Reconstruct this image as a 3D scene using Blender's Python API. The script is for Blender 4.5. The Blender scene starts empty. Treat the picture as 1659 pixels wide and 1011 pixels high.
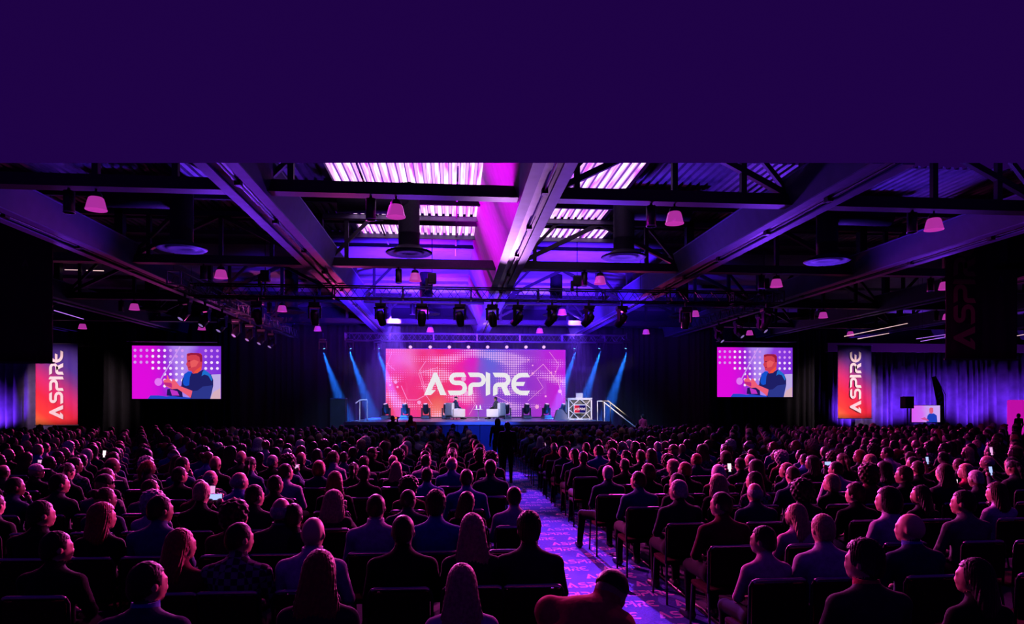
import bpy, bmesh, math, random
import numpy as np
from mathutils import Vector, Matrix
random.seed(11); np.random.seed(11)
S = bpy.context.scene
COL = S.collection
PI = math.pi
R = math.radians

# ------------------------------------------------------------------ camera
CAMZ = 2.2; FPX = 1106.0; YAW = math.atan(97.5 / FPX); HOR = 655.0
CT, ST = math.cos(YAW), math.sin(YAW)
cam_d = bpy.data.cameras.new('camera'); cam = bpy.data.objects.new('camera', cam_d); COL.objects.link(cam)
cam.location = (0, 0, CAMZ); cam.rotation_euler = (PI / 2, 0, -YAW)
cam_d.sensor_width = 36; cam_d.lens = 24; cam_d.shift_y = (HOR - 505.5) / 1659; cam_d.clip_end = 300; cam_d.clip_start = .05
S.camera = cam
def at(px, py, Y):
    """the point of the room that lies at distance Y down the hall along one line of sight"""
    u = (px - 829.5) / FPX; t = Y / (CT - u * ST)
    return Vector((t * (ST + u * CT), Y, CAMZ + t * (HOR - py) / FPX))

# ------------------------------------------------------------------ world
W = bpy.data.worlds.new('hall_world'); S.world = W; W.use_nodes = True
W.node_tree.nodes['Background'].inputs[0].default_value = (0.0128, 0.0008, 0.0585, 1)
W.node_tree.nodes['Background'].inputs[1].default_value = 1.0
vs = S.view_settings; vs.view_transform = 'Standard'; vs.look = 'None'; vs.exposure = 0; vs.gamma = 1; vs.use_curve_mapping = False
S.display_settings.display_device = 'sRGB'
try:
    S.cycles.max_bounces = 6; S.cycles.diffuse_bounces = 0; S.cycles.glossy_bounces = 1; S.cycles.volume_bounces = 0; S.cycles.sample_clamp_indirect = 4; S.cycles.use_denoising = True
    S.cycles.caustics_reflective = False; S.cycles.caustics_refractive = False
except Exception: pass

# ------------------------------------------------------------------ stage lighting (spot lamps of the rig, plus added fill spots without fixtures)
def spot(p, aim, watt, col, angle, blend=.6, size=.12, vol=1.0):
    l = bpy.data.lights.new('stage_or_fill_spot', 'SPOT'); o = bpy.data.objects.new('stage_or_fill_spot', l); COL.objects.link(o)
    l.energy = watt; l.color = col; l.spot_size = R(angle); l.spot_blend = blend; l.shadow_soft_size = size
    l.volume_factor = vol
    o.location = p; d = Vector(aim) - Vector(p); o.rotation_euler = d.to_track_quat('-Z', 'Y').to_euler()
    return o
MAG = (1, .06, .46); PINK = (1, .1, .66); VIO = (.2, .035, 1); BLU = (.05, .12, 1); IND = (.16, .05, 1)
# wash over the audience from the front rig
for x, ax, w, c in ((-7.5, -10, 22000, MAG), (-3.6, -3.5, 26000, PINK), (4.6, 6.5, 26000, PINK), (9.5, 13, 22000, MAG)):
    spot((x, 24.2, 4.9), (ax, 4.5, 1.0), w, c, 38, 1.0, .2, 0)
# the outer lamps of the rig also cross over to the far blocks
spot((10.2, 24.2, 4.9), (-4.5, 5.0, 1.2), 27000, MAG, 30, 1.0, .2, 0)
spot((-8.2, 24.2, 4.9), (8.5, 5.0, 1.2), 27000, MAG, 30, 1.0, .2, 0)
# lamps at the stage ends rake the far rows
for x, w in ((-11, 3800), (15, 3800), (-4.8, 2000), (8.2, 2000)):
    spot((x, 32.4, 4.9), (x * 1.2, 11, 1.4), w, MAG, 60, 1.0, .2, 0)
# violet wash down the aisle
for y, w, an in ((6.0, 27000, 9), (10.5, 20000, 11), (16, 7000, 14), (21, 2500, 24)):
    spot((1.5, 24.2, 5.2), (1.55, y, 0), w, (.36, .05, 1), an, .8, .1, 0)
# stage wash
for x in (-4, 0, 4, 8):
    spot((x, 30, 5.6), (x, 35.5, 1.4), 2600, (.2, .36, 1), 60, .8, .2, .3)
# key on the two speakers
spot((1.3, 24.4, 4.6), (1.25, 35.8, 2.2), 9000, (1, .78, .75), 15, .6, .15, .0)
# warm keys on the booth with its stairs and on the guard rail
spot((9.5, 25.4, 4.7), (7.4, 34.0, 2.0), 5200, (1, .8, .66), 17, .7, .15, .0)
spot((-6.8, 25.6, 4.7), (-4.9, 33.5, 2.0), 2200, (1, .8, .66), 8, .7, .15, .0)
# added uplights without fixtures: magenta on the bright girder, violet and indigo into the roof
for y in (15.5, 20.5, 26, 32):
    spot((-2.9, y, 6.7), (1.3, y - .5, 7.5), 2300 if y < 22 else 800, (.85, .0, 1), 84, 1.0, .15, 0)
# added spots brightening the underside of the bright girder and the side-bay deck
spot((1.83, 24.0, 5.3), (1.83, 14.5, 6.5), 2500, (.75, .3, 1), 26, 1.0, .1, 0)
spot((1.83, 26.4, 5.5), (1.83, 34, 6.5), 1300, (.9, .2, 1), 24, 1.0, .1, 0)
for x in (-13.2, -7.2, 4.8, 10.8, 16.8, 22.8):
    spot((x + .6, 20.6, 4.9), (x + .3, 17.6, 8.2), 900, (.13, .03, 1), 80, 1.0, .15, 0)
# blue on the stage skirt at the end of the aisle
spot((1.7, 27.5, 4.6), (1.2, 31, .6), 2600, (.04, .1, 1), 48, 1.0, .1, 0)
for x, w in ((-1.2, 15000), (4.8, 11000)):  # added indigo uplights, no fixtures, brightening the ceiling boards
    for y in (25.8, 32.5): spot((x, y, 4.6), (x, y + 3.5, 8.2), w, (.085, .01, 1), 125, 1.0, .3, 0)
for x, w in ((-13, 500), (-7, 1300), (-1.2, 700), (4.8, 1300), (11, 1300), (17, 600)):  # added violet fill for girders and roof, no fixtures
    spot((x, 23.0, 4.6), (x, 13.5, 7.4), w, VIO, 95, 1.0, .3, 0)
# the six blue beams beside the screen and the violet washes behind it
for px in (523, 566, 612):
    p = at(px, 567, 38.36); spot((p.x, p.y, p.z - .06), (p.x + 1.9, p.y - .8, 0), 46000, (.01, .16, 1), 14, .8, .05, 1.0)
for px in (933, 973, 1016):
    p = at(px, 567, 38.36); spot((p.x, p.y, p.z - .06), (p.x - 1.9, p.y - .8, 0), 46000, (.01, .16, 1), 14, .8, .05, 1.0)
p = at(640, 500, 36.5); spot(p, (p.x - .9, 41.8, 2.6), 30000, IND, 40, .25, .1, .8)
p = at(930, 500, 36.5); spot(p, (p.x + 1.2, 41.8, 2.6), 22000, IND, 36, .25, .1, .8)
# pale beams from the far ends of the side rigs
p = at(408, 520, 30); spot(p, (at(560, 590, 37)), 3000, (.8, .6, .9), 9, .9, .05, .9)
for px, py in ((1190, 520), (1216, 522)):
    p = at(px, py, 31); spot(p, (at(1010, 590, 37)), 2200, (.8, .6, .9), 8, .9, .05, .9)
# drape uplights along the side walls of cloth
for x in (-25.8, 25.2, 27.9, 30.5, 33.5, 36.5):
    y_ = 40.7 if abs(x) < 26 else 39.7
    spot((x, y_, .35), (x + .1, 42.1, 4.1), 600 if y_ > 40 else 1000, (.26, .055, 1), 100, 1.0, .1, 0)
# added pink spot, no fixture, to brighten the side truss
spot((-10.6, 27.5, 4.3), (-8.9, 31.5, 6.2), 900, (1, .12, .55), 70, 1.0, .1, 0)
for px in (92, 1385):
    p = at(px, 640, 40); spot((p.x, 30.5, 5.6), (p.x, 40, 3.0), 5200, (1, .66, .74), 33, .8, .1, 0)

# ------------------------------------------------------------------ helpers
def mat(name, col, rough=.6, metal=0, emit=None, es=1.0, noise=0, nscale=20, spec=.5, bump=0, sheen=0):
    m = bpy.data.materials.new(name); m.use_nodes = True; nt = m.node_tree; b = nt.nodes['Principled BSDF']
    c = (col[0], col[1], col[2], 1)
    b.inputs['Base Color'].default_value = c; b.inputs['Roughness'].default_value = rough
    b.inputs['Metallic'].default_value = metal; b.inputs['Specular IOR Level'].default_value = spec
    if sheen:
        b.inputs['Sheen Weight'].default_value = sheen; b.inputs['Sheen Roughness'].default_value = .35; b.inputs['Sheen Tint'].default_value = (1, 1, 1, 1)
    if emit:
        b.inputs['Emission Color'].default_value = (*emit, 1); b.inputs['Emission Strength'].default_value = es
    if noise or bump:
        tc = nt.nodes.new('ShaderNodeTexCoord'); n = nt.nodes.new('ShaderNodeTexNoise'); n.inputs['Scale'].default_value = nscale
        nt.links.new(tc.outputs['Object'], n.inputs['Vector'])
        if noise:
            r = nt.nodes.new('ShaderNodeValToRGB')
            r.color_ramp.elements[0].color = tuple(v * (1 - noise) for v in col) + (1,)
            r.color_ramp.elements[1].color = tuple(min(1, v * (1 + noise)) for v in col) + (1,)
            r.color_ramp.elements[0].position = .3; r.color_ramp.elements[1].position = .7
            nt.links.new(n.outputs['Fac'], r.inputs['Fac']); nt.links.new(r.outputs['Color'], b.inputs['Base Color'])
        if bump:
            bp = nt.nodes.new('ShaderNodeBump'); bp.inputs['Strength'].default_value = bump; bp.inputs['Distance'].default_value = .02
            nt.links.new(n.outputs['Fac'], bp.inputs['Height']); nt.links.new(bp.outputs['Normal'], b.inputs['Normal'])
    return m
def glow(name, col, s=1.0):
    m = bpy.data.materials.new(name); m.use_nodes = True; nt = m.node_tree; nt.nodes.clear()
    e = nt.nodes.new('ShaderNodeEmission'); e.inputs[0].default_value = (*col, 1); e.inputs[1].default_value = s
    o = nt.nodes.new('ShaderNodeOutputMaterial'); nt.links.new(e.outputs[0], o.inputs[0]); return m
def lin(r, g, b):
    f = lambda v: (v / 255 / 12.92) if v / 255 < .04045 else ((v / 255 + .055) / 1.055) ** 2.4
    return (f(r), f(g), f(b))

class MB:
    """collects shapes for one mesh"""
    def __init__(s): s.v = []; s.f = []; s.m = []
    def add(s, vs_, fs, mi=0):
        o = len(s.v); s.v += [tuple(v) for v in vs_]; s.f += [tuple(i + o for i in f) for f in fs]; s.m += [mi] * len(fs); return s
    def box(s, a, b, mi=0):
        x0, y0, z0 = a; x1, y1, z1 = b
        return s.add([(x0, y0, z0), (x1, y0, z0), (x1, y1, z0), (x0, y1, z0), (x0, y0, z1), (x1, y0, z1), (x1, y1, z1), (x0, y1, z1)],
                     [(0, 3, 2, 1), (4, 5, 6, 7), (0, 1, 5, 4), (1, 2, 6, 5), (2, 3, 7, 6), (3, 0, 4, 7)], mi)
    def rbox(s, a, b, r, mi=0):
        """box with rounded corners seen along z-x, chamfered"""
        bm = bmesh.new(); bmesh.ops.create_cube(bm, size=1)
        for v in bm.verts:
            v.co = Vector([(a[i] + b[i]) / 2 + v.co[i] * (b[i] - a[i]) for i in range(3)])
        bmesh.ops.bevel(bm, geom=list(bm.edges), offset=r, segments=2, profile=.6, affect='EDGES')
        bm.verts.index_update()
        s.add([v.co[:] for v in bm.verts], [[v.index for v in f.verts] for f in bm.faces], mi); bm.free(); return s
    def bar(s, p, q, w, h, mi=0, up=(0, 0, 1)):
        p = Vector(p); q = Vector(q); d = (q - p).normalized(); u = Vector(up)
        if abs(d.dot(u)) > .98: u = Vector((0, 1, 0))
        x = d.cross(u).normalized(); y = x.cross(d)
        c = [(-1, -1), (1, -1), (1, 1), (-1, 1)]
        vs_ = [p + x * (i * w / 2) + y * (j * h / 2) for i, j in c] + [q + x * (i * w / 2) + y * (j * h / 2) for i, j in c]
        return s.add(vs_, [(3, 2, 1, 0), (4, 5, 6, 7), (0, 1, 5, 4), (1, 2, 6, 5), (2, 3, 7, 6), (3, 0, 4, 7)], mi)
    def tube(s, pts, r, n=8, mi=0, r2=None):
        pts = [Vector(p) for p in pts]; rs = [r] * len(pts) if not isinstance(r, (list, tuple)) else list(r)
        if r2 is not None: rs = [r + (r2 - r) * i / (len(pts) - 1) for i in range(len(pts))]
        vs_ = []; fs = []; last = None
        for i, p in enumerate(pts):
            d = (pts[min(i + 1, len(pts) - 1)] - pts[max(i - 1, 0)]).normalized()
            u = last if last else (Vector((0, 0, 1)) if abs(d.z) < .9 else Vector((1, 0, 0)))
            x = d.cross(u).normalized(); y = x.cross(d).normalized(); last = y
            for k in range(n):
                a = 2 * PI * k / n; vs_.append(p + (x * math.cos(a) + y * math.sin(a)) * rs[i])
        for i in range(len(pts) - 1):
            for k in range(n):
                fs.append((i * n + k, i * n + (k + 1) % n, (i + 1) * n + (k + 1) % n, (i + 1) * n + k))
        fs.append(tuple(range(n))[::-1]); fs.append(tuple((len(pts) - 1) * n + k for k in range(n)))
        return s.add(vs_, fs, mi)
    def lathe(s, prof, c=(0, 0, 0), n=20, mi=0):
        vs_ = []; fs = []
        for r, z in prof:
            for k in range(n):
                a = 2 * PI * k / n; vs_.append((c[0] + r * math.cos(a), c[1] + r * math.sin(a), c[2] + z))
        for i in range(len(prof) - 1):
            for k in range(n):
                fs.append((i * n + k, i * n + (k + 1) % n, (i + 1) * n + (k + 1) % n, (i + 1) * n + k))
        return s.add(vs_, fs, mi)
    def prism(s, poly, y0, y1, mi=0):
        """polygon in x,z pushed along y"""
        n = len(poly); vs_ = [(x, y0, z) for x, z in poly] + [(x, y1, z) for x, z in poly]
        fs = [tuple(range(n)), tuple(range(2 * n - 1, n - 1, -1))] + [(i, i + n, (i + 1) % n + n, (i + 1) % n) for i in range(n)]
        return s.add(vs_, fs, mi)
    def mesh(s, name, mats, smooth=False, cut=False):
        me = bpy.data.meshes.new(name); me.from_pydata(s.v, [], s.f)
        for m in (mats if isinstance(mats, (list, tuple)) else [mats]): me.materials.append(m)
        me.polygons.foreach_set('material_index', s.m)
        bm = bmesh.new(); bm.from_mesh(me)
        if cut:   # the roof is built only as far back over the hall as the photograph sees it
            n = Vector((-ST * .3535, -CT * .3535, 1)).normalized()
            g = bmesh.ops.bisect_plane(bm, geom=bm.verts[:] + bm.edges[:] + bm.faces[:], plane_co=(0, 0, CAMZ), plane_no=n, clear_outer=True)
        bmesh.ops.recalc_face_normals(bm, faces=bm.faces); bm.to_mesh(me); bm.free()
        if smooth: me.polygons.foreach_set('use_smooth', [True] * len(me.polygons))
        return me
    def build(s, name, mats, parent=None, smooth=False, cut=False, loc=None):
        me = s.mesh(name, mats, smooth, cut)
        if not len(me.vertices): return None
        o = bpy.data.objects.new(name, me); COL.objects.link(o)
        if parent: o.parent = parent
        if loc is not None: o.location = loc
        return o
def inst(name, me, parent=None, loc=(0, 0, 0), rot=(0, 0, 0), sc=1):
    o = bpy.data.objects.new(name, me); COL.objects.link(o); o.location = loc; o.rotation_euler = rot; o.scale = (sc,) * 3
    if parent: o.parent = parent
    return o
def tag(o, label=None, cat=None, group=None, kind=None):
    if label: o['label'] = label
    if cat: o['category'] = cat
    if group: o['group'] = group
    if kind: o['kind'] = kind
    return o
def empty(name, loc=(0, 0, 0), rz=0):
    o = bpy.data.objects.new(name, None); COL.objects.link(o); o.location = loc; o.rotation_euler = (0, 0, rz); return o
def copy_tree(o, parent=None):
    c = o.copy(); COL.objects.link(c); c.parent = parent
    for ch in o.children: copy_tree(ch, c)
    return c

# ------------------------------------------------------------------ materials of the hall
M = {}
M['steel'] = mat('black_steel', (.012, .01, .02), .55, .0, noise=.3)
M['girder'] = mat('grey_painted_girder', (.21, .19, .42), .6, noise=.12, nscale=3)
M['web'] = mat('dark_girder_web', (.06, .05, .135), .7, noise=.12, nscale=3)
M['web_lit'] = mat('lit_girder_web', (.26, .2, .26), .7, noise=.1, nscale=3)  # lightened so the magenta-lit face looks brighter; light put into the colour
M['girder_in'] = mat('pale_channel', (.75, .7, .8), .45, noise=.08, nscale=4)
M['deck'] = mat('roof_deck', (.22, .2, .3), .55, noise=.2, nscale=4)
M['ceil'] = mat('ceiling_board', (.3, .26, .42), .8, noise=.1, nscale=2)
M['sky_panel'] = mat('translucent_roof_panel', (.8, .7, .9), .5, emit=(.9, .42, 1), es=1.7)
M['duct'] = mat('duct_metal', (.012, .01, .02), .7, .0, noise=.2, spec=.2)
M['alu'] = mat('truss_aluminium', (.30, .27, .34), .35, .7)
M['darkalu'] = mat('dark_truss', (.05, .045, .07), .4, .5)
M['blackp'] = mat('black_housing', (.008, .008, .012), .4)
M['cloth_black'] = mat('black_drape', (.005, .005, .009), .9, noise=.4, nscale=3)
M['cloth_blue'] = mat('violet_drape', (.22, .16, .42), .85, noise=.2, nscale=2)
M['wall'] = mat('dark_wall', (.03, .028, .05), .9)
M['fascia'] = mat('navy_stage_skirt', (.02, .035, .12), .35)
M['stage'] = mat('stage_deck', (.16, .2, .3), .3, noise=.15, nscale=3)
M['white'] = mat('off_white_leather', (.5, .45, .42), .5)
M['chrome'] = mat('chair_rail_metal', (.32, .26, .42), .35, .7)
M['rail'] = mat('dark_chair_frame', (.012, .011, .017), .6, .0, spec=.15)
M['fabric'] = mat('wine_chair_fabric', (.045, .006, .016), .9, noise=.4, nscale=60, spec=.03)
# ------------------------------------------------------------------ the ASPIRE lettering (flat outlines, unit height)
def arc(cx, cy, r, a0, a1, n=6):
    return [(cx + r * math.cos(R(a0 + (a1 - a0) * i / n)), cy + r * math.sin(R(a0 + (a1 - a0) * i / n))) for i in range(n + 1)]
def stroke(path, w=.2, s0=0, s1=0):
    """strip of quads along a path; s0, s1 slant the two ends"""
    L = []; Rr = []; n = len(path)
    for i, p in enumerate(path):
        a = path[max(i - 1, 0)]; b = path[min(i + 1, n - 1)]
        dx, dy = b[0] - a[0], b[1] - a[1]; l = math.hypot(dx, dy) or 1; dx /= l; dy /= l
        sh = -s0 if i == 0 else (s1 if i == n - 1 else 0)
        L.append((p[0] - dy * w / 2 + dx * sh, p[1] + dx * w / 2 + dy * sh)); Rr.append((p[0] + dy * w / 2 - dx * sh, p[1] - dx * w / 2 - dy * sh))
    return [[L[i], Rr[i], Rr[i + 1], L[i + 1]] for i in range(n - 1)]
GL = {}
GL['A'] = [[(0, 0), (.3, 0), (.38, .06), (.52, .22), (.33, .22), (.46, .48), (.5, .57), (.56, 1), (.44, 1)],
           [(.5, .57), (.72, 0), (1, 0), (.56, 1)]]
GL['S'] = stroke([(.74, .9), (.3, .9)] + arc(.3, .72, .18, 90, 270)[1:] + [(.5, .54)] + arc(.5, .32, .22, 90, -90)[1:] + [(0, .1)], .2, .05, -.05)
GL['P'] = stroke([(.03, .9), (.48, .9)] + arc(.48, .68, .22, 90, -90)[1:] + [(.24, .46)] + arc(.24, .32, .14, 90, 180)[1:] + [(.1, 0)], .2, .05, -.04)
GL['I'] = stroke([(.1, 1), (.1, 0)], .2, -.04, -.04)
GL['R'] = stroke([(.03, .9), (.48, .9)] + arc(.48, .68, .22, 90, -90)[1:] + [(.24, .46)] + arc(.24, .32, .14, 90, 180)[1:] + [(.1, 0)], .2, .05, -.04) + [[(.3, .5), (.56, .5), (.8, 0), (.53, 0)]]
GL['E'] = stroke([(.8, .9), (.5, .9)] + arc(.5, .5, .4, 90, 270, 12)[1:] + [(.8, .1)], .2, .05, .05) + [[(.2, .41), (.56, .41), (.64, .59), (.2, .59)]]
GX = {'A': 0, 'S': 1.1, 'P': 1.97, 'I': 2.76, 'R': 3.09, 'E': 3.91}
WORD_W = 4.72
def word(mb, org, ux, uy, h, sx=1.0, mi=0, letters='ASPIRE'):
    org = Vector(org); ux = Vector(ux); uy = Vector(uy)
    for ch in letters:
        for q in GL[ch]:
            mb.add([org + ux * ((GX[ch] + x) * h * sx) + uy * (y * h) for x, y in q], [tuple(range(len(q)))], mi)
    return mb

# ------------------------------------------------------------------ floor and carpet
fl = MB().box((-28, -3, -.1), (40, 43.3, 0)).build('floor', mat('dark_carpet', (.022, .018, .05), .95, noise=.4, nscale=30))
tag(fl, 'dark hall carpet under the rows of chairs', None, kind='structure')
cp = MB().box((.62, -1, .0), (2.62, 30.9, .006)).build('carpet_runner', mat('blue_carpet', (.05, .08, .5), .95, noise=.25, nscale=45, bump=.3))
tag(cp, 'blue carpet runner printed with the repeated word ASPIRE along the aisle', 'carpet')
mb = MB()
for k in range(72):
    y = 1.5 + .41 * k; off = (k * .31) % .84
    for j in range(-1, 4):
        x = .62 + off - .84 + j * .84
        for ch in 'ASPIRE':
            xa = x + GX[ch] * .137; xb = xa + .14
            if xa < .64 or xb > 2.6: continue
            for q in GL[ch]:
                mb.add([(x + (GX[ch] + a) * .137, y + b * .23, .0075) for a, b in q], [tuple(range(len(q)))])
tag(mb.build('carpet_lettering', mat('lilac_carpet_print', (.72, .3, .85), .95, noise=.15, nscale=60), cp), kind='stuff')
mb = MB().tube([(2.66, -1, .012), (2.66, 30.5, .012)], .012, 6)
tag(mb.build('floor_cable', M['blackp']), 'thin black cable run along the edge of the aisle carpet', 'cable')

# ------------------------------------------------------------------ walls and drapes
tag(MB().box((-28, 43, 0), (40, 43.3, 8.6)).build('wall_back', M['wall']), 'dark back wall behind the stage drapes', kind='structure')
tag(MB().box((-28.3, -3, 0), (-28, 43.3, 8.6)).build('wall_left', M['wall'], cut=True), 'dark side wall of the hall', kind='structure')
tag(MB().box((40, -3, 0), (40.3, 43.3, 8.6)).build('wall_right', M['wall'], cut=True), 'dark side wall of the hall beyond the violet drapes', kind='structure')
def drape(name, x0, x1, y, z0, z1, m, label, amp=.2, seed=1, parent=None):
    rnd = random.Random(seed); mb = MB(); n = int((x1 - x0) / .06); ph = 0; prof = []
    for i in range(n + 1):
        x = x0 + (x1 - x0) * i / n; ph += .06 * 2 * PI / (.55 + .3 * math.sin(x * 1.7 + seed) + .12 * rnd.random())
        prof.append((x, y + amp * math.sin(ph) + .03 * math.sin(ph * 2.3)))
    rows = [z0, z0 + (z1 - z0) * .5, z1]; vs_ = []; fs = []
    for j, z in enumerate(rows):
        for i, (x, yy) in enumerate(prof):
            vs_.append((x + (.04 * math.sin(i * .21) if j == 0 else 0), y + (yy - y) * (1.1 - .3 * j / 2), z))
    k = len(prof)
    for j in range(2):
        for i in range(k - 1): fs.append((j * k + i, j * k + i + 1, (j + 1) * k + i + 1, (j + 1) * k + i))
    mb.add(vs_, fs)
    o = mb.build(name, m, smooth=True)
    sm = o.modifiers.new('cloth_thickness', 'SOLIDIFY'); sm.thickness = .01
    if label: tag(o, label, 'curtain')
    if parent: o.parent = parent
    return o
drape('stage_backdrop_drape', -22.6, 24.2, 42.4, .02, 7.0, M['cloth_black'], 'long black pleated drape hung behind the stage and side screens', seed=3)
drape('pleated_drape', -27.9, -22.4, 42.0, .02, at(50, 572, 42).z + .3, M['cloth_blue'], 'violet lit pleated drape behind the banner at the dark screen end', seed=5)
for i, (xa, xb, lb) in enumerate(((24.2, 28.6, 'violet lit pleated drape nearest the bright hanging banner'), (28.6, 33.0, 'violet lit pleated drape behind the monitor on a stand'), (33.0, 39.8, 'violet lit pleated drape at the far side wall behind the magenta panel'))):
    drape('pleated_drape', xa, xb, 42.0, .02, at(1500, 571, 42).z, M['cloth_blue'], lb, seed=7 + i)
tag(MB().box((24.0, 41.8, at(1500, 571, 42).z), (39.8, 42.25, at(1500, 571, 42).z + .55)).build('drape_pelmet', mat('wine_pelmet', (.12, .03, .1), .8)), 'dull purple pelmet beam above the violet drapes', 'pelmet')

# ------------------------------------------------------------------ ceiling: deck, skylights, boards
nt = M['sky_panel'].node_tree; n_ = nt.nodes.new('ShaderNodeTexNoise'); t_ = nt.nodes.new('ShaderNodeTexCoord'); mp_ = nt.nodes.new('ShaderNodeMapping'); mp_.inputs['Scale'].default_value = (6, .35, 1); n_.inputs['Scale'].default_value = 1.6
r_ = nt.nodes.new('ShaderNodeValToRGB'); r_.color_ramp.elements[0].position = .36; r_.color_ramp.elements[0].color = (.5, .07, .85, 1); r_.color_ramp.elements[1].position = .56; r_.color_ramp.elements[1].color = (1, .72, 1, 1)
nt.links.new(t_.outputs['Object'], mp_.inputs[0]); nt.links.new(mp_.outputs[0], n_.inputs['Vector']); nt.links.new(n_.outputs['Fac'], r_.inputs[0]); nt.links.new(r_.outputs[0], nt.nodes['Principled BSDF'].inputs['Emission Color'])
ceil = empty('ceiling'); tag(ceil, 'corrugated roof deck with translucent skylight strips and flat boards towards the stage', kind='structure')
DZ = CAMZ + 6.0; RP = .223
def corrugated(x0, x1, y0, y1):
    mb = MB(); n = max(1, round((x1 - x0) / RP)); p = (x1 - x0) / n; prof = []
    for i in range(n):
        x = x0 + i * p
        prof += [(x, DZ + .07), (x + p * .3, DZ + .07), (x + p * .38, DZ), (x + p * .92, DZ)]
    prof.append((x1, DZ + .07)); k = len(prof)
    mb.add([(x, y0, z) for x, z in prof] + [(x, y1, z) for x, z in prof], [(i, i + 1, k + i + 1, k + i) for i in range(k - 1)])
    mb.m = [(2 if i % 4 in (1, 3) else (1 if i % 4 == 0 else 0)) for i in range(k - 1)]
    return mb
SKM = [M['sky_panel'], mat('skylight_rib', (.5, .3, .6), .5, emit=(.95, .45, 1), es=1.1), mat('skylight_rib_side', (.3, .2, .4), .5, emit=(.2, .02, .6), es=.5)]  # recesses and rib sides emit less, putting the corrugation's shading into the glow
GIRX = [1.83 + 6 * k for k in range(-4, 7)]
segs = [(16.4, 18.9, 1), (18.9, 20.3, 0), (20.3, 21.85, 1), (21.85, 22.6, 0), (22.6, 24.3, 1)]
for gi in range(len(GIRX) - 1):
    a = GIRX[gi] + (1.0 if gi == 4 else .2); b = GIRX[gi + 1] - (1.0 if gi == 3 else .2)
    for y0, y1, sk in segs:
        if sk and gi == 3:
            corrugated(a - .2, a + .8, y0, y1).build('deck_panel', [M['deck']] * 3, ceil, cut=True); corrugated(a + .8, b + .2, y0, y1).build('skylight_panel', SKM, ceil, cut=True)
        elif sk and gi == 4:
            xm = a + 2.0 if y0 < 22 else a + 2.6
            corrugated(a - .2, xm, y0, y1).build('skylight_panel', SKM, ceil, cut=True)
            corrugated(xm, b + .2, y0, y1).build('deck_panel', [M['deck']] * 3, ceil, cut=True)
        else:
            corrugated(a - .2, b + .2, y0, y1).build('deck_panel', [M['deck']] * 3, ceil, cut=True)
    # flat boards towards the stage
    y = 24.3
    while y < 42.9:
        y2 = min(y + 2.66, 43)
        MB().box((a - .2, y + .012, DZ), (b + .2, y2 - .012, DZ + .05)).build('ceiling_board', M['ceil'], ceil); y = y2
# purlins under the deck
for y in (18.97, 20.2, 21.93, 22.5, 24.35, 25.8, 33.5):
    o = MB()
    o.box((GIRX[0], y - .05, DZ - .14), (GIRX[-1], y + .05, DZ - .004))
    o.build('purlin', M['deck'] if y > 21 else M['steel'], ceil, cut=True)
# light hanger strips down the bright bay
for x in (-2.35, .15):
    MB().box((x - .025, 17.2, DZ - .05), (x + .025, 27.5, DZ - .012)).build('ceiling_runner', M['girder_in'], ceil, cut=True)

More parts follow.
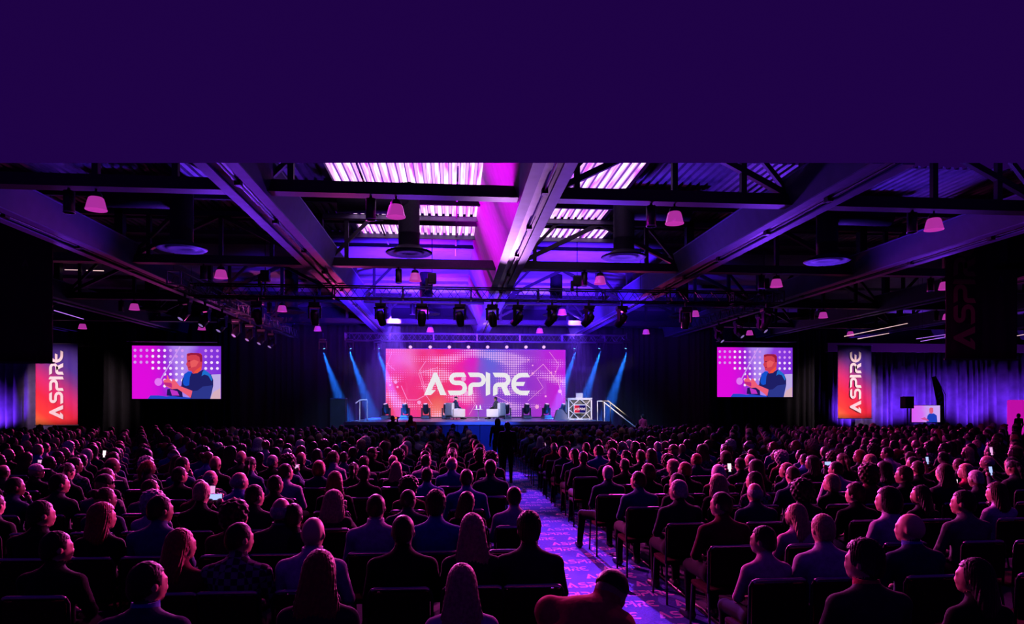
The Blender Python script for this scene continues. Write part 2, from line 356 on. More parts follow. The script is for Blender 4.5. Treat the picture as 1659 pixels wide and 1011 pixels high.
# ------------------------------------------------------------------ girders running to the stage
HG = CAMZ + 4.3
for gi, gx in enumerate(GIRX):
    root = empty('ceiling_girder', (gx, 0, HG))
    pos = 'between the bright skylight bays' if gi == 4 else None
    wd = ['farthest towards the blue drape side', 'third from the skylit bay on the dark banner side', 'second from the skylit bay on the dark banner side', 'bordering the skylit bay on the dark side', 'with bright pale channel beside the skylights',
          'first beyond the skylit bays, over the side truss', 'second beyond the skylit bays', 'third beyond the skylit bays', 'fourth beyond the skylit bays', 'fifth beyond the skylit bays', 'farthest, over the violet drapes'][gi]
    tag(root, 'wide tapered grey roof girder ' + wd, 'girder', 'roof girders running to the stage', kind='structure')
    y0, y1 = 11.5, 42.9
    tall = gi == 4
    for s_, nm in ((-1, 'web_plate'), (1, 'web_plate')):
        def P(x, y, z): return (gx + s_ * (x if tall or x < .5 else x - .48), y, HG + (z if tall else z * .38))
        for ya, yb in ((y0, 19.9), (19.9, 27.4), (27.4, 35), (35, y1)):
            MB().add([P(.4, ya, 0), P(.4, yb, 0), P(1.05, yb, 1.7), P(1.05, ya, 1.7), P(.36, ya, .0), P(.36, yb, .0), P(1.01, yb, 1.7), P(1.01, ya, 1.7)],
                     [(0, 1, 2, 3), (7, 6, 5, 4), (0, 4, 5, 1), (3, 2, 6, 7), (0, 3, 7, 4), (1, 5, 6, 2)]).build(nm, M['web_lit'] if tall else M['web'], None, cut=True)
            o = COL.objects[-1]; o.parent = root; o.matrix_parent_inverse = Matrix.Translation((-gx, 0, -HG))
        o = MB().box((min(s_ * .4, s_ * .17), y0, -.03), (max(s_ * .4, s_ * .17), y1, 0)).mesh('bottom_flange', M['girder'])
        bm = bmesh.new(); bm.from_mesh(o); n = Vector((-ST * .3535, -CT * .3535, 1)).normalized()
        bmesh.ops.bisect_plane(bm, geom=bm.verts[:] + bm.edges[:] + bm.faces[:], plane_co=(-gx, 0, CAMZ - HG), plane_no=n, clear_outer=True); bm.to_mesh(o); bm.free()
        inst('bottom_flange', o, root)
    def loc_cut(mb, nm, m):
        me = mb.mesh(nm, m); bm = bmesh.new(); bm.from_mesh(me); n = Vector((-ST * .3535, -CT * .3535, 1)).normalized()
        bmesh.ops.bisect_plane(bm, geom=bm.verts[:] + bm.edges[:] + bm.faces[:], plane_co=(-gx, 0, CAMZ - HG), plane_no=n, clear_outer=True); bm.to_mesh(me); bm.free()
        return inst(nm, me, root)
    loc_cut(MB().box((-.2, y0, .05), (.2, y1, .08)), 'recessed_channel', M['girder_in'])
    if not tall:
        loc_cut(MB().box((-.57, y0, .62), (.57, y1, .66)), 'top_flange', M['girder'])
        for y in (14.5, 22.0, 29.7, 37.4): loc_cut(MB().box((-.12, y - .12, .66), (.12, y + .12, 1.7)), 'hanger_post', M['steel'])
    if abs(gi - 4) <= 2:
        loc_cut(MB().tube([(.04, y0, .0), (.04, y1, .0)], .025, 6), 'conduit', M['steel'])
        for y in (13.6, 16.4, 19.5, 22.5, 26, 30):
            loc_cut(MB().box((-.02, y, -.06), (.1, y + .16, .05)), 'junction_box', M['steel'])
# thin strip lights along some outer girders
sm_ = glow('strip_light_glow', lin(190, 120, 255), 1.0); sw_ = glow('strip_light_warm', lin(255, 205, 210), 1.0)
for i, (pa, pb, m, lb) in enumerate((((1368, 545), (1470, 524), sw_, 'warm strip light left of the dark banner'), ((1485, 549), (1532, 542), sm_, 'violet strip light beside the dark banner'),
                              ((1492, 553), (1532, 546), sm_, 'lower violet strip light beside the dark banner'), ((1390, 549), (1440, 540), sw_, 'lower warm strip light under the other one'),
                              ((105, 437), (128, 437.5), sw_, 'pale strip light just beside the near dark banner'), ((140, 438), (168, 438.8), sw_, 'pale strip light further in from the dark banner'),
                              ((88, 503), (135, 517), sm_, 'blue strip light low behind the near dark banner'), ((1648, 544), (1659, 542), sw_, 'strip light beyond the hanging dark banner'))):
    A = at(pa[0], pa[1], 30); B = at(pb[0], pb[1], 34 if i not in (4, 5) else 30)
    r = empty('strip_light', A); tag(r, 'thin ' + lb, 'strip light', 'ceiling strip lights'); MB().bar((0, 0, 0), B - A, .035, .025).build('light_tube', m, r)
    for q in (.05, .95): MB().tube([(B - A) * q, (B - A) * q + Vector((0, 0, CAMZ + 6 - A.z - (B.z - A.z) * q))], .006, 5).build('hanging_wire', M['steel'], r)

# ------------------------------------------------------------------ cross trusses
HT = CAMZ + 4.5
truss_names = ['nearest to the camera', 'over the middle of the hall', 'above the hung stage lamps', 'farthest, over the stage front']
for ti, ty in enumerate((14.5, 22.0, 29.7, 37.4)):
    root = empty('roof_truss', (0, ty, HT)); tag(root, 'black steel roof truss spanning the hall, ' + truss_names[ti], 'roof truss', 'cross trusses', kind='structure')
    def bar(nm, a, b, w, h):
        me = MB().bar(a, b, w, h).mesh(nm, M['steel'])
        if ti == 0:
            bm = bmesh.new(); bm.from_mesh(me); n = Vector((-ST * .3535, -CT * .3535, 1)).normalized()
            bmesh.ops.bisect_plane(bm, geom=bm.verts[:] + bm.edges[:] + bm.faces[:], plane_co=(0, -ty, CAMZ - HT), plane_no=n, clear_outer=True); bm.to_mesh(me); bm.free()
            if not len(me.vertices): return
        inst(nm, me, root)
    for gi in range(len(GIRX) - 1):
        a, b = GIRX[gi], GIRX[gi + 1]; c = (a + b) / 2
        bar('bottom_chord', (a, 0, 0), (b, 0, 0), .25, .24)
        bar('bottom_flange', (a, 0, -.13), (b, 0, -.13), .34, .025)
        if gi == 3 and ti > 0: bar('top_chord', (a, 0, 1.42), (a + 2, 0, 1.42), .2, .14)
        else: bar('top_chord', (a, 0, 1.42), (b, 0, 1.42), .2, .16)
        if gi != 3:
            bar('web_diagonal', (a + .3, 0, .05), (c, 0, 1.4), .13, .13); bar('web_diagonal', (c, 0, 1.4), (b - .3, 0, .05), .13, .13)
            if gi != 4 or ti == 0:
                bar('web_post', (c, 0, .05), (c, 0, 1.4), .12, .12)
            bar('web_post', (b - 1.45, 0, .05), (b - 1.45, 0, 1.4), .12, .12)
            bar('web_diagonal', (b - 1.45, 0, 1.4), (b - .35, 0, .1), .1, .1)
        bar('web_post', (a + .85, 0, .05), (a + .85, 0, 1.4), .12, .12)
        bar('web_diagonal', (a + 1.6, 0, 1.4), (a + .35, 0, .1), .1, .1)

# ------------------------------------------------------------------ ducts with round diffusers
rows_w = {18.9: 'nearer row', 31.4: 'far row'}
for dy in (18.9, 31.4):
    for k, x in enumerate([-13.17, -7.17, -1.17, 4.83, 10.83, 16.83]):
        root = empty('air_duct', (x, dy, CAMZ + 4.15))
        tag(root, 'dark round air duct with wide ring diffuser, %s, %s' % (rows_w[dy], ['outermost on the dark banner side', 'over the side truss', 'under the skylights', 'beside the bright girder', 'over the second side bay', 'outermost towards the red banner'][k]), 'air duct', 'ceiling air ducts')
        MB().lathe([(.3, .18), (.34, .15), (.5, .07), (.62, .03), (.64, 0), (.6, -.03), (.5, .0), (.42, .03), (.4, .0), (.32, -.03), (.24, .02), (.12, .04), (.001, .04)], n=32).build('diffuser', M['duct'], root, smooth=True)
        MB().lathe([(.29, .14), (.29, .5), (.3, .52), (.29, .54), (.29, 1.86)], n=24).build('drop_duct', M['duct'], root, smooth=True)
        s_ = -1 if k in (0, 1, 2) else 1
        if dy < 20: MB().tube([(0, 0, 1.36), (s_ * 1.0, 0, 1.36), (s_ * 1.9, 0, 1.36)], .3, 20).build('branch_duct', M['duct'], root, smooth=True)

# ------------------------------------------------------------------ bell pendant lamps and can downlights
M['bell'] = mat('pink_glass_bell', (.6, .2, .55), .12, emit=(.9, .06, .7), es=.42)
M['bell_in'] = glow('lamp_bulb', lin(255, 120, 240), 1.0)
proto = None
for ri, ly in enumerate((14.5, 22.0, 29.7, 37.4)):
    for k, x in enumerate([-19.17, -13.17, -7.17, -1.17, 4.83, 10.83, 16.83, 22.83, 28.83]):
        if ri == 0 and k > 7: continue
        root = empty('pendant_lamp', (x, ly, CAMZ + 3.93))
        rn = ['nearest row', 'second row', 'third row', 'farthest row'][ri]; bn = ['first', 'second', 'third', 'fourth', 'fifth', 'sixth', 'seventh', 'eighth', 'ninth'][k]
        tag(root, 'pink glass bell pendant lamp, %s, %s bay from the dark banner' % (rn, bn), 'pendant lamp', 'bell pendant lamps')
        if proto is None:
            bs = MB().lathe([(.2, 0), (.205, .012), (.195, .02), (.16, .17), (.14, .235), (.12, .255), (.118, .25), (.135, .23), (.155, .17), (.19, .02)], n=24).mesh('glass_bell', M['bell'], True)
            hd = MB().lathe([(.115, .25), (.115, .31), (.08, .36), (.02, .37), (.02, .47)], n=14).mesh('lamp_housing', M['steel'], True)
            bl = MB().lathe([(.001, .07), (.035, .09), (.045, .13), (.03, .19), (.001, .2)], n=12).mesh('bulb', M['bell_in'], True)
            cn = MB().lathe([(.001, 0), (.095, 0), (.1, -.02), (.105, .0), (.105, .42), (.001, .43)], n=16).mesh('can_body', M['blackp'], True)
            cr = MB().lathe([(.1, -.022), (.112, -.022), (.112, .0), (.1, 0)], n=20).mesh('can_rim', M['chrome'], True)
            hk = MB().tube([(0, 0, .42), (0, 0, .6)], .03, 6).mesh('can_hanger', M['steel'])
            proto = 1
        if ri == 0 and 0 < k < 8:
            l = bpy.data.lights.new('pendant_light', 'SPOT'); l.energy = {3: 2100, 4: 2100, 2: 1000, 5: 1000}.get(k, 200); l.color = (1, .06, .55); l.spot_size = R(110); l.spot_blend = 1; l.shadow_soft_size = .12
            o = bpy.data.objects.new('pendant_light', l); COL.objects.link(o); o.parent = root; o.location = (0, 0, -.08); o.rotation_euler = (Vector((0, -9.5, -5.0))).to_track_quat('-Z', 'Y').to_euler()
        inst('glass_bell', bs, root); inst('lamp_housing', hd, root); inst('bulb', bl, root)
        if k < 8 and ri < 3:
            c = empty('can_downlight', (x - .52, ly, CAMZ + 3.88))
            tag(c, 'black cylinder downlight beside the bell lamp, %s, %s bay' % (rn, bn), 'downlight', 'black can downlights')
            inst('can_body', cn, c); inst('can_rim', cr, c); inst('can_hanger', hk, c)
# ------------------------------------------------------------------ lighting trusses
def box_truss(name, A, B, label, w=.42, m=None, lace=.6):
    A = Vector(A); B = Vector(B); d = (B - A); L = d.length; d.normalize(); up = Vector((0, 0, 1)); sd = d.cross(up).normalized()
    root = empty(name, A); tag(root, label, 'truss', 'lighting trusses')
    m = m or M['darkalu']; C = [sd * (i * w / 2) + up * (j * w / 2) for i, j in ((-1, -1), (1, -1), (1, 1), (-1, 1))]
    for c in C: MB().tube([c, c + d * L], .03, 8).build('main_tube', m, root, smooth=True)
    n = int(L / lace); me_cache = {}
    for k in range(n):
        a = d * (k * L / n); b = d * ((k + 1) * L / n); mid = d * ((k + .5) * L / n)
        for f in range(4):
            p, q = C[f], C[(f + 1) % 4]
            if f == 2: continue
            if f not in me_cache:
                me_cache[f] = MB().tube([p, mid - a + q, b - a + p], .013, 5).mesh('lacing', m)
            inst('lacing', me_cache[f], root, a)
        if k % 4 == 0:
            if 'r' not in me_cache:
                mm = MB()
                for f in range(4): mm.bar(C[f], C[(f + 1) % 4], .045, .045)
                me_cache['r'] = mm.mesh('end_frame', m)
            inst('end_frame', me_cache['r'], root, a)
    for k in range(max(2, int(L / 5)) + 1):
        q = d * (L * k / max(2, int(L / 5))); MB().tube([q + up * (w / 2), q + up * (CAMZ + 6.0 - A.z)], .01, 5).build('hanging_wire', M['steel'], root)
    return root
TY = 25.0; TZ = CAMZ + 4.02
box_truss('lighting_truss', (at(310, 478, TY).x, TY, TZ), (at(1262, 478, TY).x, TY, TZ), 'long dark lighting truss hung across the hall in front of the stage')
box_truss('lighting_truss', (-8.9, 22.8, TZ + .05), (-8.9, 39.5, TZ - .05), 'lighting truss running back to the stage on the dark banner side', m=M['alu'])
box_truss('lighting_truss', (12.2, 24.6, TZ), (12.2, 33.5, TZ), 'lighting truss running back on the side of the red banner', m=M['darkalu'])
box_truss('lighting_truss', (at(560, 546, 38.9).x, 38.9, CAMZ + 3.78), (at(1012, 546, 38.9).x, 38.9, CAMZ + 3.78), 'stage truss carrying the round lamps above the big screen', m=M['alu'])
for px0, px1, Y, lb in ((205, 352, 39.6, 'thin pipe above the side screen near the dark end'), (1160, 1290, 39.6, 'thin pipe above the side screen beside the red banner')):
    a = at(px0, 553, Y); b = at(px1, 553, Y); b.z = a.z
    r = empty('hanging_pipe', a); tag(r, lb, 'pipe'); MB().tube([(0, 0, 0), b - a], .03, 8).build('pipe_tube', M['alu'], r)
    for q in (.1, .9): MB().tube([(b - a) * q, (b - a) * q + Vector((0, 0, CAMZ + 6.0 - a.z))], .008, 5).build('hanging_wire', M['steel'], r)

# ------------------------------------------------------------------ moving head lamps
def moving_head_meshes(k=1.0):
    yk = MB().box((-.2 * k, -.09 * k, -.06 * k), (.2 * k, .09 * k, 0)).box((-.2 * k, -.05 * k, -.38 * k), (-.15 * k, .05 * k, -.04 * k)).box((.15 * k, -.05 * k, -.38 * k), (.2 * k, .05 * k, -.04 * k)).mesh('yoke', M['blackp'])
    bs = MB().rbox((-.17 * k, -.14 * k, 0), (.17 * k, .14 * k, .11 * k), .02 * k).mesh('base_box', M['blackp'])
    hd = MB().lathe([(.001, .2 * k), (.09 * k, .19 * k), (.13 * k, .1 * k), (.135 * k, -.05 * k), (.12 * k, -.22 * k), (.105 * k, -.27 * k), (.09 * k, -.27 * k), (.085 * k, -.24 * k), (.001, -.24 * k)], n=16).mesh('lamp_head', M['blackp'], True)
    ln = MB().lathe([(.001, -.245 * k), (.085 * k, -.245 * k)], n=16).mesh('lens', mat('lens_dim', (.2, .2, .3), .1, emit=(.5, .3, .9), es=.5))
    cl = MB().box((-.03 * k, -.03 * k, .1 * k), (.03 * k, .03 * k, .3 * k)).mesh('clamp', M['steel'])
    return yk, bs, hd, ln, cl
MH = moving_head_meshes(1.15)
def hung_lamp(x, y, z, yaw, tilt, label, lens=None):
    r = empty('moving_head_lamp', (x, y, z)); tag(r, label, 'stage lamp', 'moving head lamps on the front truss')
    inst('base_box', MH[1], r); inst('clamp', MH[4], r); y_ = inst('yoke', MH[0], r, rot=(0, 0, yaw))
    h = inst('lamp_head', MH[2], r, (0, 0, -.36), (tilt, 0, yaw)); l = inst('lens', lens or MH[3], h)
    return r
hang = [(618, 498, -.5, .5), (684, 498, .1, .35), (745, 498, -.3, .45), (797, 499, -.4, .5), (838, 498, .9, .8), (893, 498, .9, .8), (952, 498, .9, .85), (1005, 500, .8, .8), (512, 488, 0, .3), (1108, 492, 0, .3), (420, 490, -.4, .4), (1238, 490, .5, .5)]
for i, (px, py, yw, tl) in enumerate(hang):
    p = at(px, py, TY)
    hung_lamp(p.x, TY - .21, TZ - .53, yw, tl if yw < .5 else tl, 'black moving head lamp, %s from the left along front truss' % ['third', 'fourth', 'fifth', 'sixth', 'seventh', 'eighth', 'ninth', 'tenth', 'second', 'eleventh', 'first', 'twelfth'][i])
# chain hoists and motors above the front truss
for i, (px, lb) in enumerate(((700, 'black chain hoist above the truss under the skylights'), (935, 'black chain hoist above the truss beside the bright girder'), (430, 'black chain hoist above the truss towards the dark side'), (1238, 'black chain hoist near the far end of the truss'))):
    p = at(px, 455, TY); r = empty('chain_hoist', (p.x, TY, TZ + .25)); tag(r, lb, 'chain hoist', 'chain hoists')
    MB().rbox((-.16, -.12, .1), (.16, .12, .5), .04).build('motor_body', M['blackp'], r)
    MB().box((-.24, -.08, -.1), (-.14, .08, .3)).build('chain_bag', M['blackp'], r)
    MB().tube([(0, 0, .5), (0, 0, 3.7)], .015, 6).build('chain', M['steel'], r)
    MB().tube([(0, 0, .1), (-.02, 0, -.1), (.02, 0, -.28)], .03, 6).build('hook', M['steel'], r)
# lamps lying along the two side trusses
for i in range(7):
    y = 24.3 + i * 1.9
    hung_lamp(-9.11, y, TZ - .53, 2.6, .7, 'small stage lamp under the dark side truss, %s from the camera' % ['first', 'second', 'third', 'fourth', 'fifth', 'sixth', 'seventh'][i])
for i in range(3):
    hung_lamp(12.41, 26.5 + i * 2.2, TZ - .53, -2.6, .8, 'small stage lamp under the truss towards the red banner, %s from the camera' % ['first', 'second', 'third'][i])
# eight round lamps above the screen
M['par'] = glow('par_lens', lin(235, 180, 255), 1.2)
pl = MB().lathe([(.001, .0), (.1, 0), (.12, -.01)], n=18).mesh('lens', M['par']); pb = MB().lathe([(.13, -.03), (.14, .0), (.13, .1), (.08, .2), (.001, .22)], n=18).mesh('lamp_body', M['blackp'], True)
pk = MB().box((-.16, -.02, .02), (-.14, .02, .3)).box((.14, -.02, .02), (.16, .02, .3)).box((-.16, -.02, .28), (.16, .02, .3)).mesh('bracket', M['blackp'])
for i, px in enumerate((665, 697, 728, 759, 790, 821, 852, 881)):
    p = at(px, 562, 38.69); r = empty('round_stage_lamp', p); MB().tube([(0, 0, .1), (0, 0, CAMZ + 3.6 - p.z)], .02, 6).build('drop_stem', M['steel'], r)
    tag(r, 'round lit stage lamp above the big screen, %s from the left' % ['first', 'second', 'third', 'fourth', 'fifth', 'sixth', 'seventh', 'eighth'][i], 'stage lamp', 'round lamps above the screen')
    inst('lamp_body', pb, r, rot=(R(-62), 0, 0)); inst('bracket', pk, r, (0, 0, .0), (R(-20), 0, 0)); inst('lens', pl, r, (0, -.02, -.01), (R(-62), 0, 0), .8)
# the six blue beam lamps
M['blue_lens'] = glow('blue_lens', lin(120, 215, 255), 2.0)
bl_ = MB().lathe([(.001, -.316), (.1, -.316)], n=16).mesh('lens', M['blue_lens'])
for i, px in enumerate((523, 566, 612, 933, 973, 1016)):
    p = at(px, 561, 38.6); r = empty('blue_beam_lamp', p)
    tag(r, 'blue beam lamp hung beside the big screen, %s from the left' % ['first', 'second', 'third', 'fourth', 'fifth', 'sixth'][i], 'stage lamp', 'blue beam lamps')
    s_ = 1 if i < 3 else -1
    inst('base_box', MH[1], r, (0, .1, .3)); inst('yoke', MH[0], r, (0, .1, .28)); h = inst('lamp_head', MH[2], r, (0, .1, .05), (R(-8), R(-20) * s_, 0), .6); inst('lens', bl_, h)
    MB().tube([(0, .1, .4), (0, .1, .75)], .03, 6).build('drop_pipe', M['steel'], r)

# ------------------------------------------------------------------ stage
SZ = 1.4; SY0, SY1 = 31.0, 41.6
xl = at(558, 683, SY0).x; xr = at(990, 683, SY0).x
st = empty('stage', (0, SY0, 0)); tag(st, 'raised stage platform with navy skirt below the big screen', 'stage')
def pt(mb, nm, m, root, **k):
    o = mb.build(nm, m, root, **k); o.matrix_parent_inverse = Matrix.Translation(-root.location); return o
pt(MB().box((xl, SY0, SZ - .12), (xr, SY1, SZ)), 'stage_deck', M['stage'], st)
pt(MB().box((xl - .02, SY0 - .03, SZ - .13), (xr + .02, SY0 + .0, SZ + .005)), 'stage_edge', mat('pale_stage_edge', (.4, .5, .75), .4), st)
n = 12
for i in range(n):
    a = xl + (xr - xl) * i / n; b = xl + (xr - xl) * (i + 1) / n
    pt(MB().box((a + .01, SY0 + .02, .02), (b - .01, SY0 + .06, SZ - .13)), 'skirt_panel', M['fascia'], st)
for x in (xl + .03, xr - .03): pt(MB().box((x - .03, SY0 + .06, .02), (x + .03, SY1, SZ - .13)), 'side_skirt', M['fascia'], st)

# big screen with its picture
sA = at(625, 677, 40.0); sB = at(916, 567, 40.0); sx0, sx1, sz0, sz1 = sA.x, sB.x, SZ + .06, sB.z
LW = sx1 - sx0; LH = sz1 - sz0
def screen_mat(name, stops, blobs, dots=True, strength=1.0, asp=2.6, nd=58):
    m = bpy.data.materials.new(name); m.use_nodes = True; nt = m.node_tree; nt.nodes.clear(); N = nt.nodes.new; Lk = nt.links.new
    tc = N('ShaderNodeTexCoord'); sp = N('ShaderNodeSeparateXYZ'); Lk(tc.outputs['UV'], sp.inputs[0])
    nz = N('ShaderNodeTexNoise'); nz.inputs['Scale'].default_value = 3.2; nz.inputs['Detail'].default_value = 1.5; Lk(tc.outputs['UV'], nz.inputs['Vector'])
    ad = N('ShaderNodeMath'); ad.operation = 'MULTIPLY_ADD'; ad.inputs[1].default_value = .22; ad.inputs[2].default_value = -.11; Lk(nz.outputs['Fac'], ad.inputs[0])
    sm = N('ShaderNodeMath'); Lk(sp.outputs['X'], sm.inputs[0]); Lk(ad.outputs[0], sm.inputs[1])
    rp = N('ShaderNodeValToRGB'); cr = rp.color_ramp
    while len(cr.elements) < len(stops): cr.elements.new(.5)
    for e, (p_, c_) in zip(cr.elements, stops): e.position = p_; e.color = (*lin(*c_), 1)
    Lk(sm.outputs[0], rp.inputs['Fac']); col = rp.outputs['Color']
    for (cx, cy, rx, ry, c_) in blobs:
        mp = N('ShaderNodeMapping'); mp.vector_type = 'POINT'; mp.inputs['Location'].default_value = (-cx / rx, -cy / ry, 0); mp.inputs['Scale'].default_value = (1 / rx, 1 / ry, 0); Lk(tc.outputs['UV'], mp.inputs['Vector'])
        gr = N('ShaderNodeTexGradient'); gr.gradient_type = 'SPHERICAL'; Lk(mp.outputs[0], gr.inputs[0])
        sms = N('ShaderNodeMath'); sms.operation = 'SMOOTH_MIN'; sms.inputs[1].default_value = .85; sms.inputs[2].default_value = .2; Lk(gr.outputs['Fac'], sms.inputs[0])
        mx = N('ShaderNodeMix'); mx.data_type = 'RGBA'; Lk(sms.outputs[0], mx.inputs['Factor']); Lk(col, mx.inputs['A']); mx.inputs['B'].default_value = (*lin(*c_), 1); col = mx.outputs['Result']
    if dots:
        mp = N('ShaderNodeMapping'); mp.inputs['Scale'].default_value = (nd * asp, nd, 0); Lk(tc.outputs['UV'], mp.inputs['Vector'])
        fr = N('ShaderNodeVectorMath'); fr.operation = 'FRACTION'; Lk(mp.outputs[0], fr.inputs[0])
        sb = N('ShaderNodeVectorMath'); sb.operation = 'DISTANCE'; sb.inputs[1].default_value = (.5, .5, 0); Lk(fr.outputs[0], sb.inputs[0])
        n2 = N('ShaderNodeTexNoise'); n2.inputs['Scale'].default_value = 5.0; n2.inputs['Detail'].default_value = 0; Lk(tc.outputs['UV'], n2.inputs['Vector'])
        rr = N('ShaderNodeMapRange'); rr.inputs['From Min'].default_value = .42; rr.inputs['From Max'].default_value = .66; rr.inputs['To Min'].default_value = 0; rr.inputs['To Max'].default_value = .42; Lk(n2.outputs['Fac'], rr.inputs['Value'])
        lt = N('ShaderNodeMath'); lt.operation = 'LESS_THAN'; Lk(sb.outputs['Value'], lt.inputs[0]); Lk(rr.outputs[0], lt.inputs[1])
        fa = N('ShaderNodeMath'); fa.operation = 'MULTIPLY'; fa.inputs[1].default_value = .7; Lk(lt.outputs[0], fa.inputs[0])
        mx = N('ShaderNodeMix'); mx.data_type = 'RGBA'; Lk(fa.outputs[0], mx.inputs['Factor']); Lk(col, mx.inputs['A']); mx.inputs['B'].default_value = (*lin(255, 200, 250), 1); col = mx.outputs['Result']
    e = N('ShaderNodeEmission'); e.inputs[1].default_value = strength; Lk(col, e.inputs[0]); o = N('ShaderNodeOutputMaterial'); Lk(e.outputs[0], o.inputs[0]); return m
def uv_quad(name, m, parent, x0, x1, z0, z1, y):
    mb = MB().add([(x0, y, z0), (x1, y, z0), (x1, y, z1), (x0, y, z1)], [(0, 1, 2, 3)])
    me = bpy.data.meshes.new(name); me.from_pydata(mb.v, [], mb.f); me.materials.append(m)
    uv = me.uv_layers.new(name='uv'); uv.data.foreach_set('uv', [0, 0, 1, 0, 1, 1, 0, 1]); o = bpy.data.objects.new(name, me); COL.objects.link(o)
    if parent: o.parent = parent
    return o
led = empty('stage_screen', (sx0, 40.0, sz0)); tag(led, 'wide stage screen glowing pink and violet with the white word ASPIRE', 'screen')
MB().box((-.05, .02, -.05), (LW + .05, .25, LH + .05)).build('screen_cabinet', M['blackp'], led)
uv_quad('screen_picture', screen_mat('pink_violet_screen', [(0, (244, 46, 130)), (.12, (246, 52, 140)), (.3, (244, 36, 112)), (.44, (240, 30, 160)), (.53, (150, 66, 205)), (.63, (132, 70, 208)), (.8, (160, 52, 205)), (.95, (196, 26, 214))],
        [(.13, .86, .16, .3, (245, 120, 195)), (.08, .5, .1, .32, (240, 30, 90)), (.27, .16, .11, .36, (240, 70, 60)), (.29, .05, .08, .3, (250, 130, 120)), (.2, .87, .07, .28, (240, 20, 100)), (.58, .86, .09, .6, (88, 100, 220)), (.72, .4, .13, .35, (128, 40, 205)), (.47, .92, .05, .5, (226, 10, 190)), (.04, .1, .12, .35, (246, 70, 100))], True, 1.0, LW / LH, 30), led, 0, LW, 0, LH, 0)
LP_ = glow('screen_line_pink', lin(250, 165, 225), 1.0); gz = lambda px, py: (at(px, py, 40.0).x - sx0, at(px, py, 40.0).z - sz0)
for pts, w in (([(707, 610), (692, 640), (680, 600), (690, 585)], .03), ([(650, 625), (660, 648), (675, 648), (690, 640)], .03), ([(710, 595), (678, 605), (690, 640), (700, 655)], .025), ([(858, 610), (880, 590), (905, 620), (910, 640)], .03), ([(830, 655), (800, 640), (812, 625)], .025), ([(855, 650), (880, 628), (870, 612), (905, 612)], .02), ([(752, 628), (770, 655), (760, 672)], .025), ([(890, 570), (905, 590), (898, 610)], .02), ([(635, 570), (628, 590), (640, 600)], .02)):
    q = [gz(*p) for p in pts]
    mb = MB()
    for a, b in zip(q[:-1], q[1:]): mb.bar((a[0], -.004, a[1]), (b[0], -.004, b[1]), w, .004, up=(0, 1, 0))
    mb.build('screen_line', LP_, led)
for px, py, r in ((641, 619, .1), (644, 627, .07), (632, 624, .06), (679, 652, .11), (907, 634, .11), (870, 659, .12), (863, 605, .07), (893, 604, .06), (751, 614, .14), (755, 637, .12), (856, 583, .05), (900, 602, .05), (909, 618, .05), (863, 592, .05), (884, 642, .06)):
    x, z = gz(px, py); MB().add([(x + r * math.cos(2 * PI * k / 14), -.004, z + r * math.sin(2 * PI * k / 14)) for k in range(14)], [tuple(range(14))]).build('screen_disc', LP_, led)
a = gz(687, 640); b = gz(857, 604); hh = b[1] - a[1]
word(MB(), (a[0], -.008, a[1]), (1, 0, 0), (0, 0, 1), hh, (b[0] - a[0]) / (WORD_W * hh)).build('screen_lettering', glow('screen_white', lin(240, 238, 240), 1.0), led)

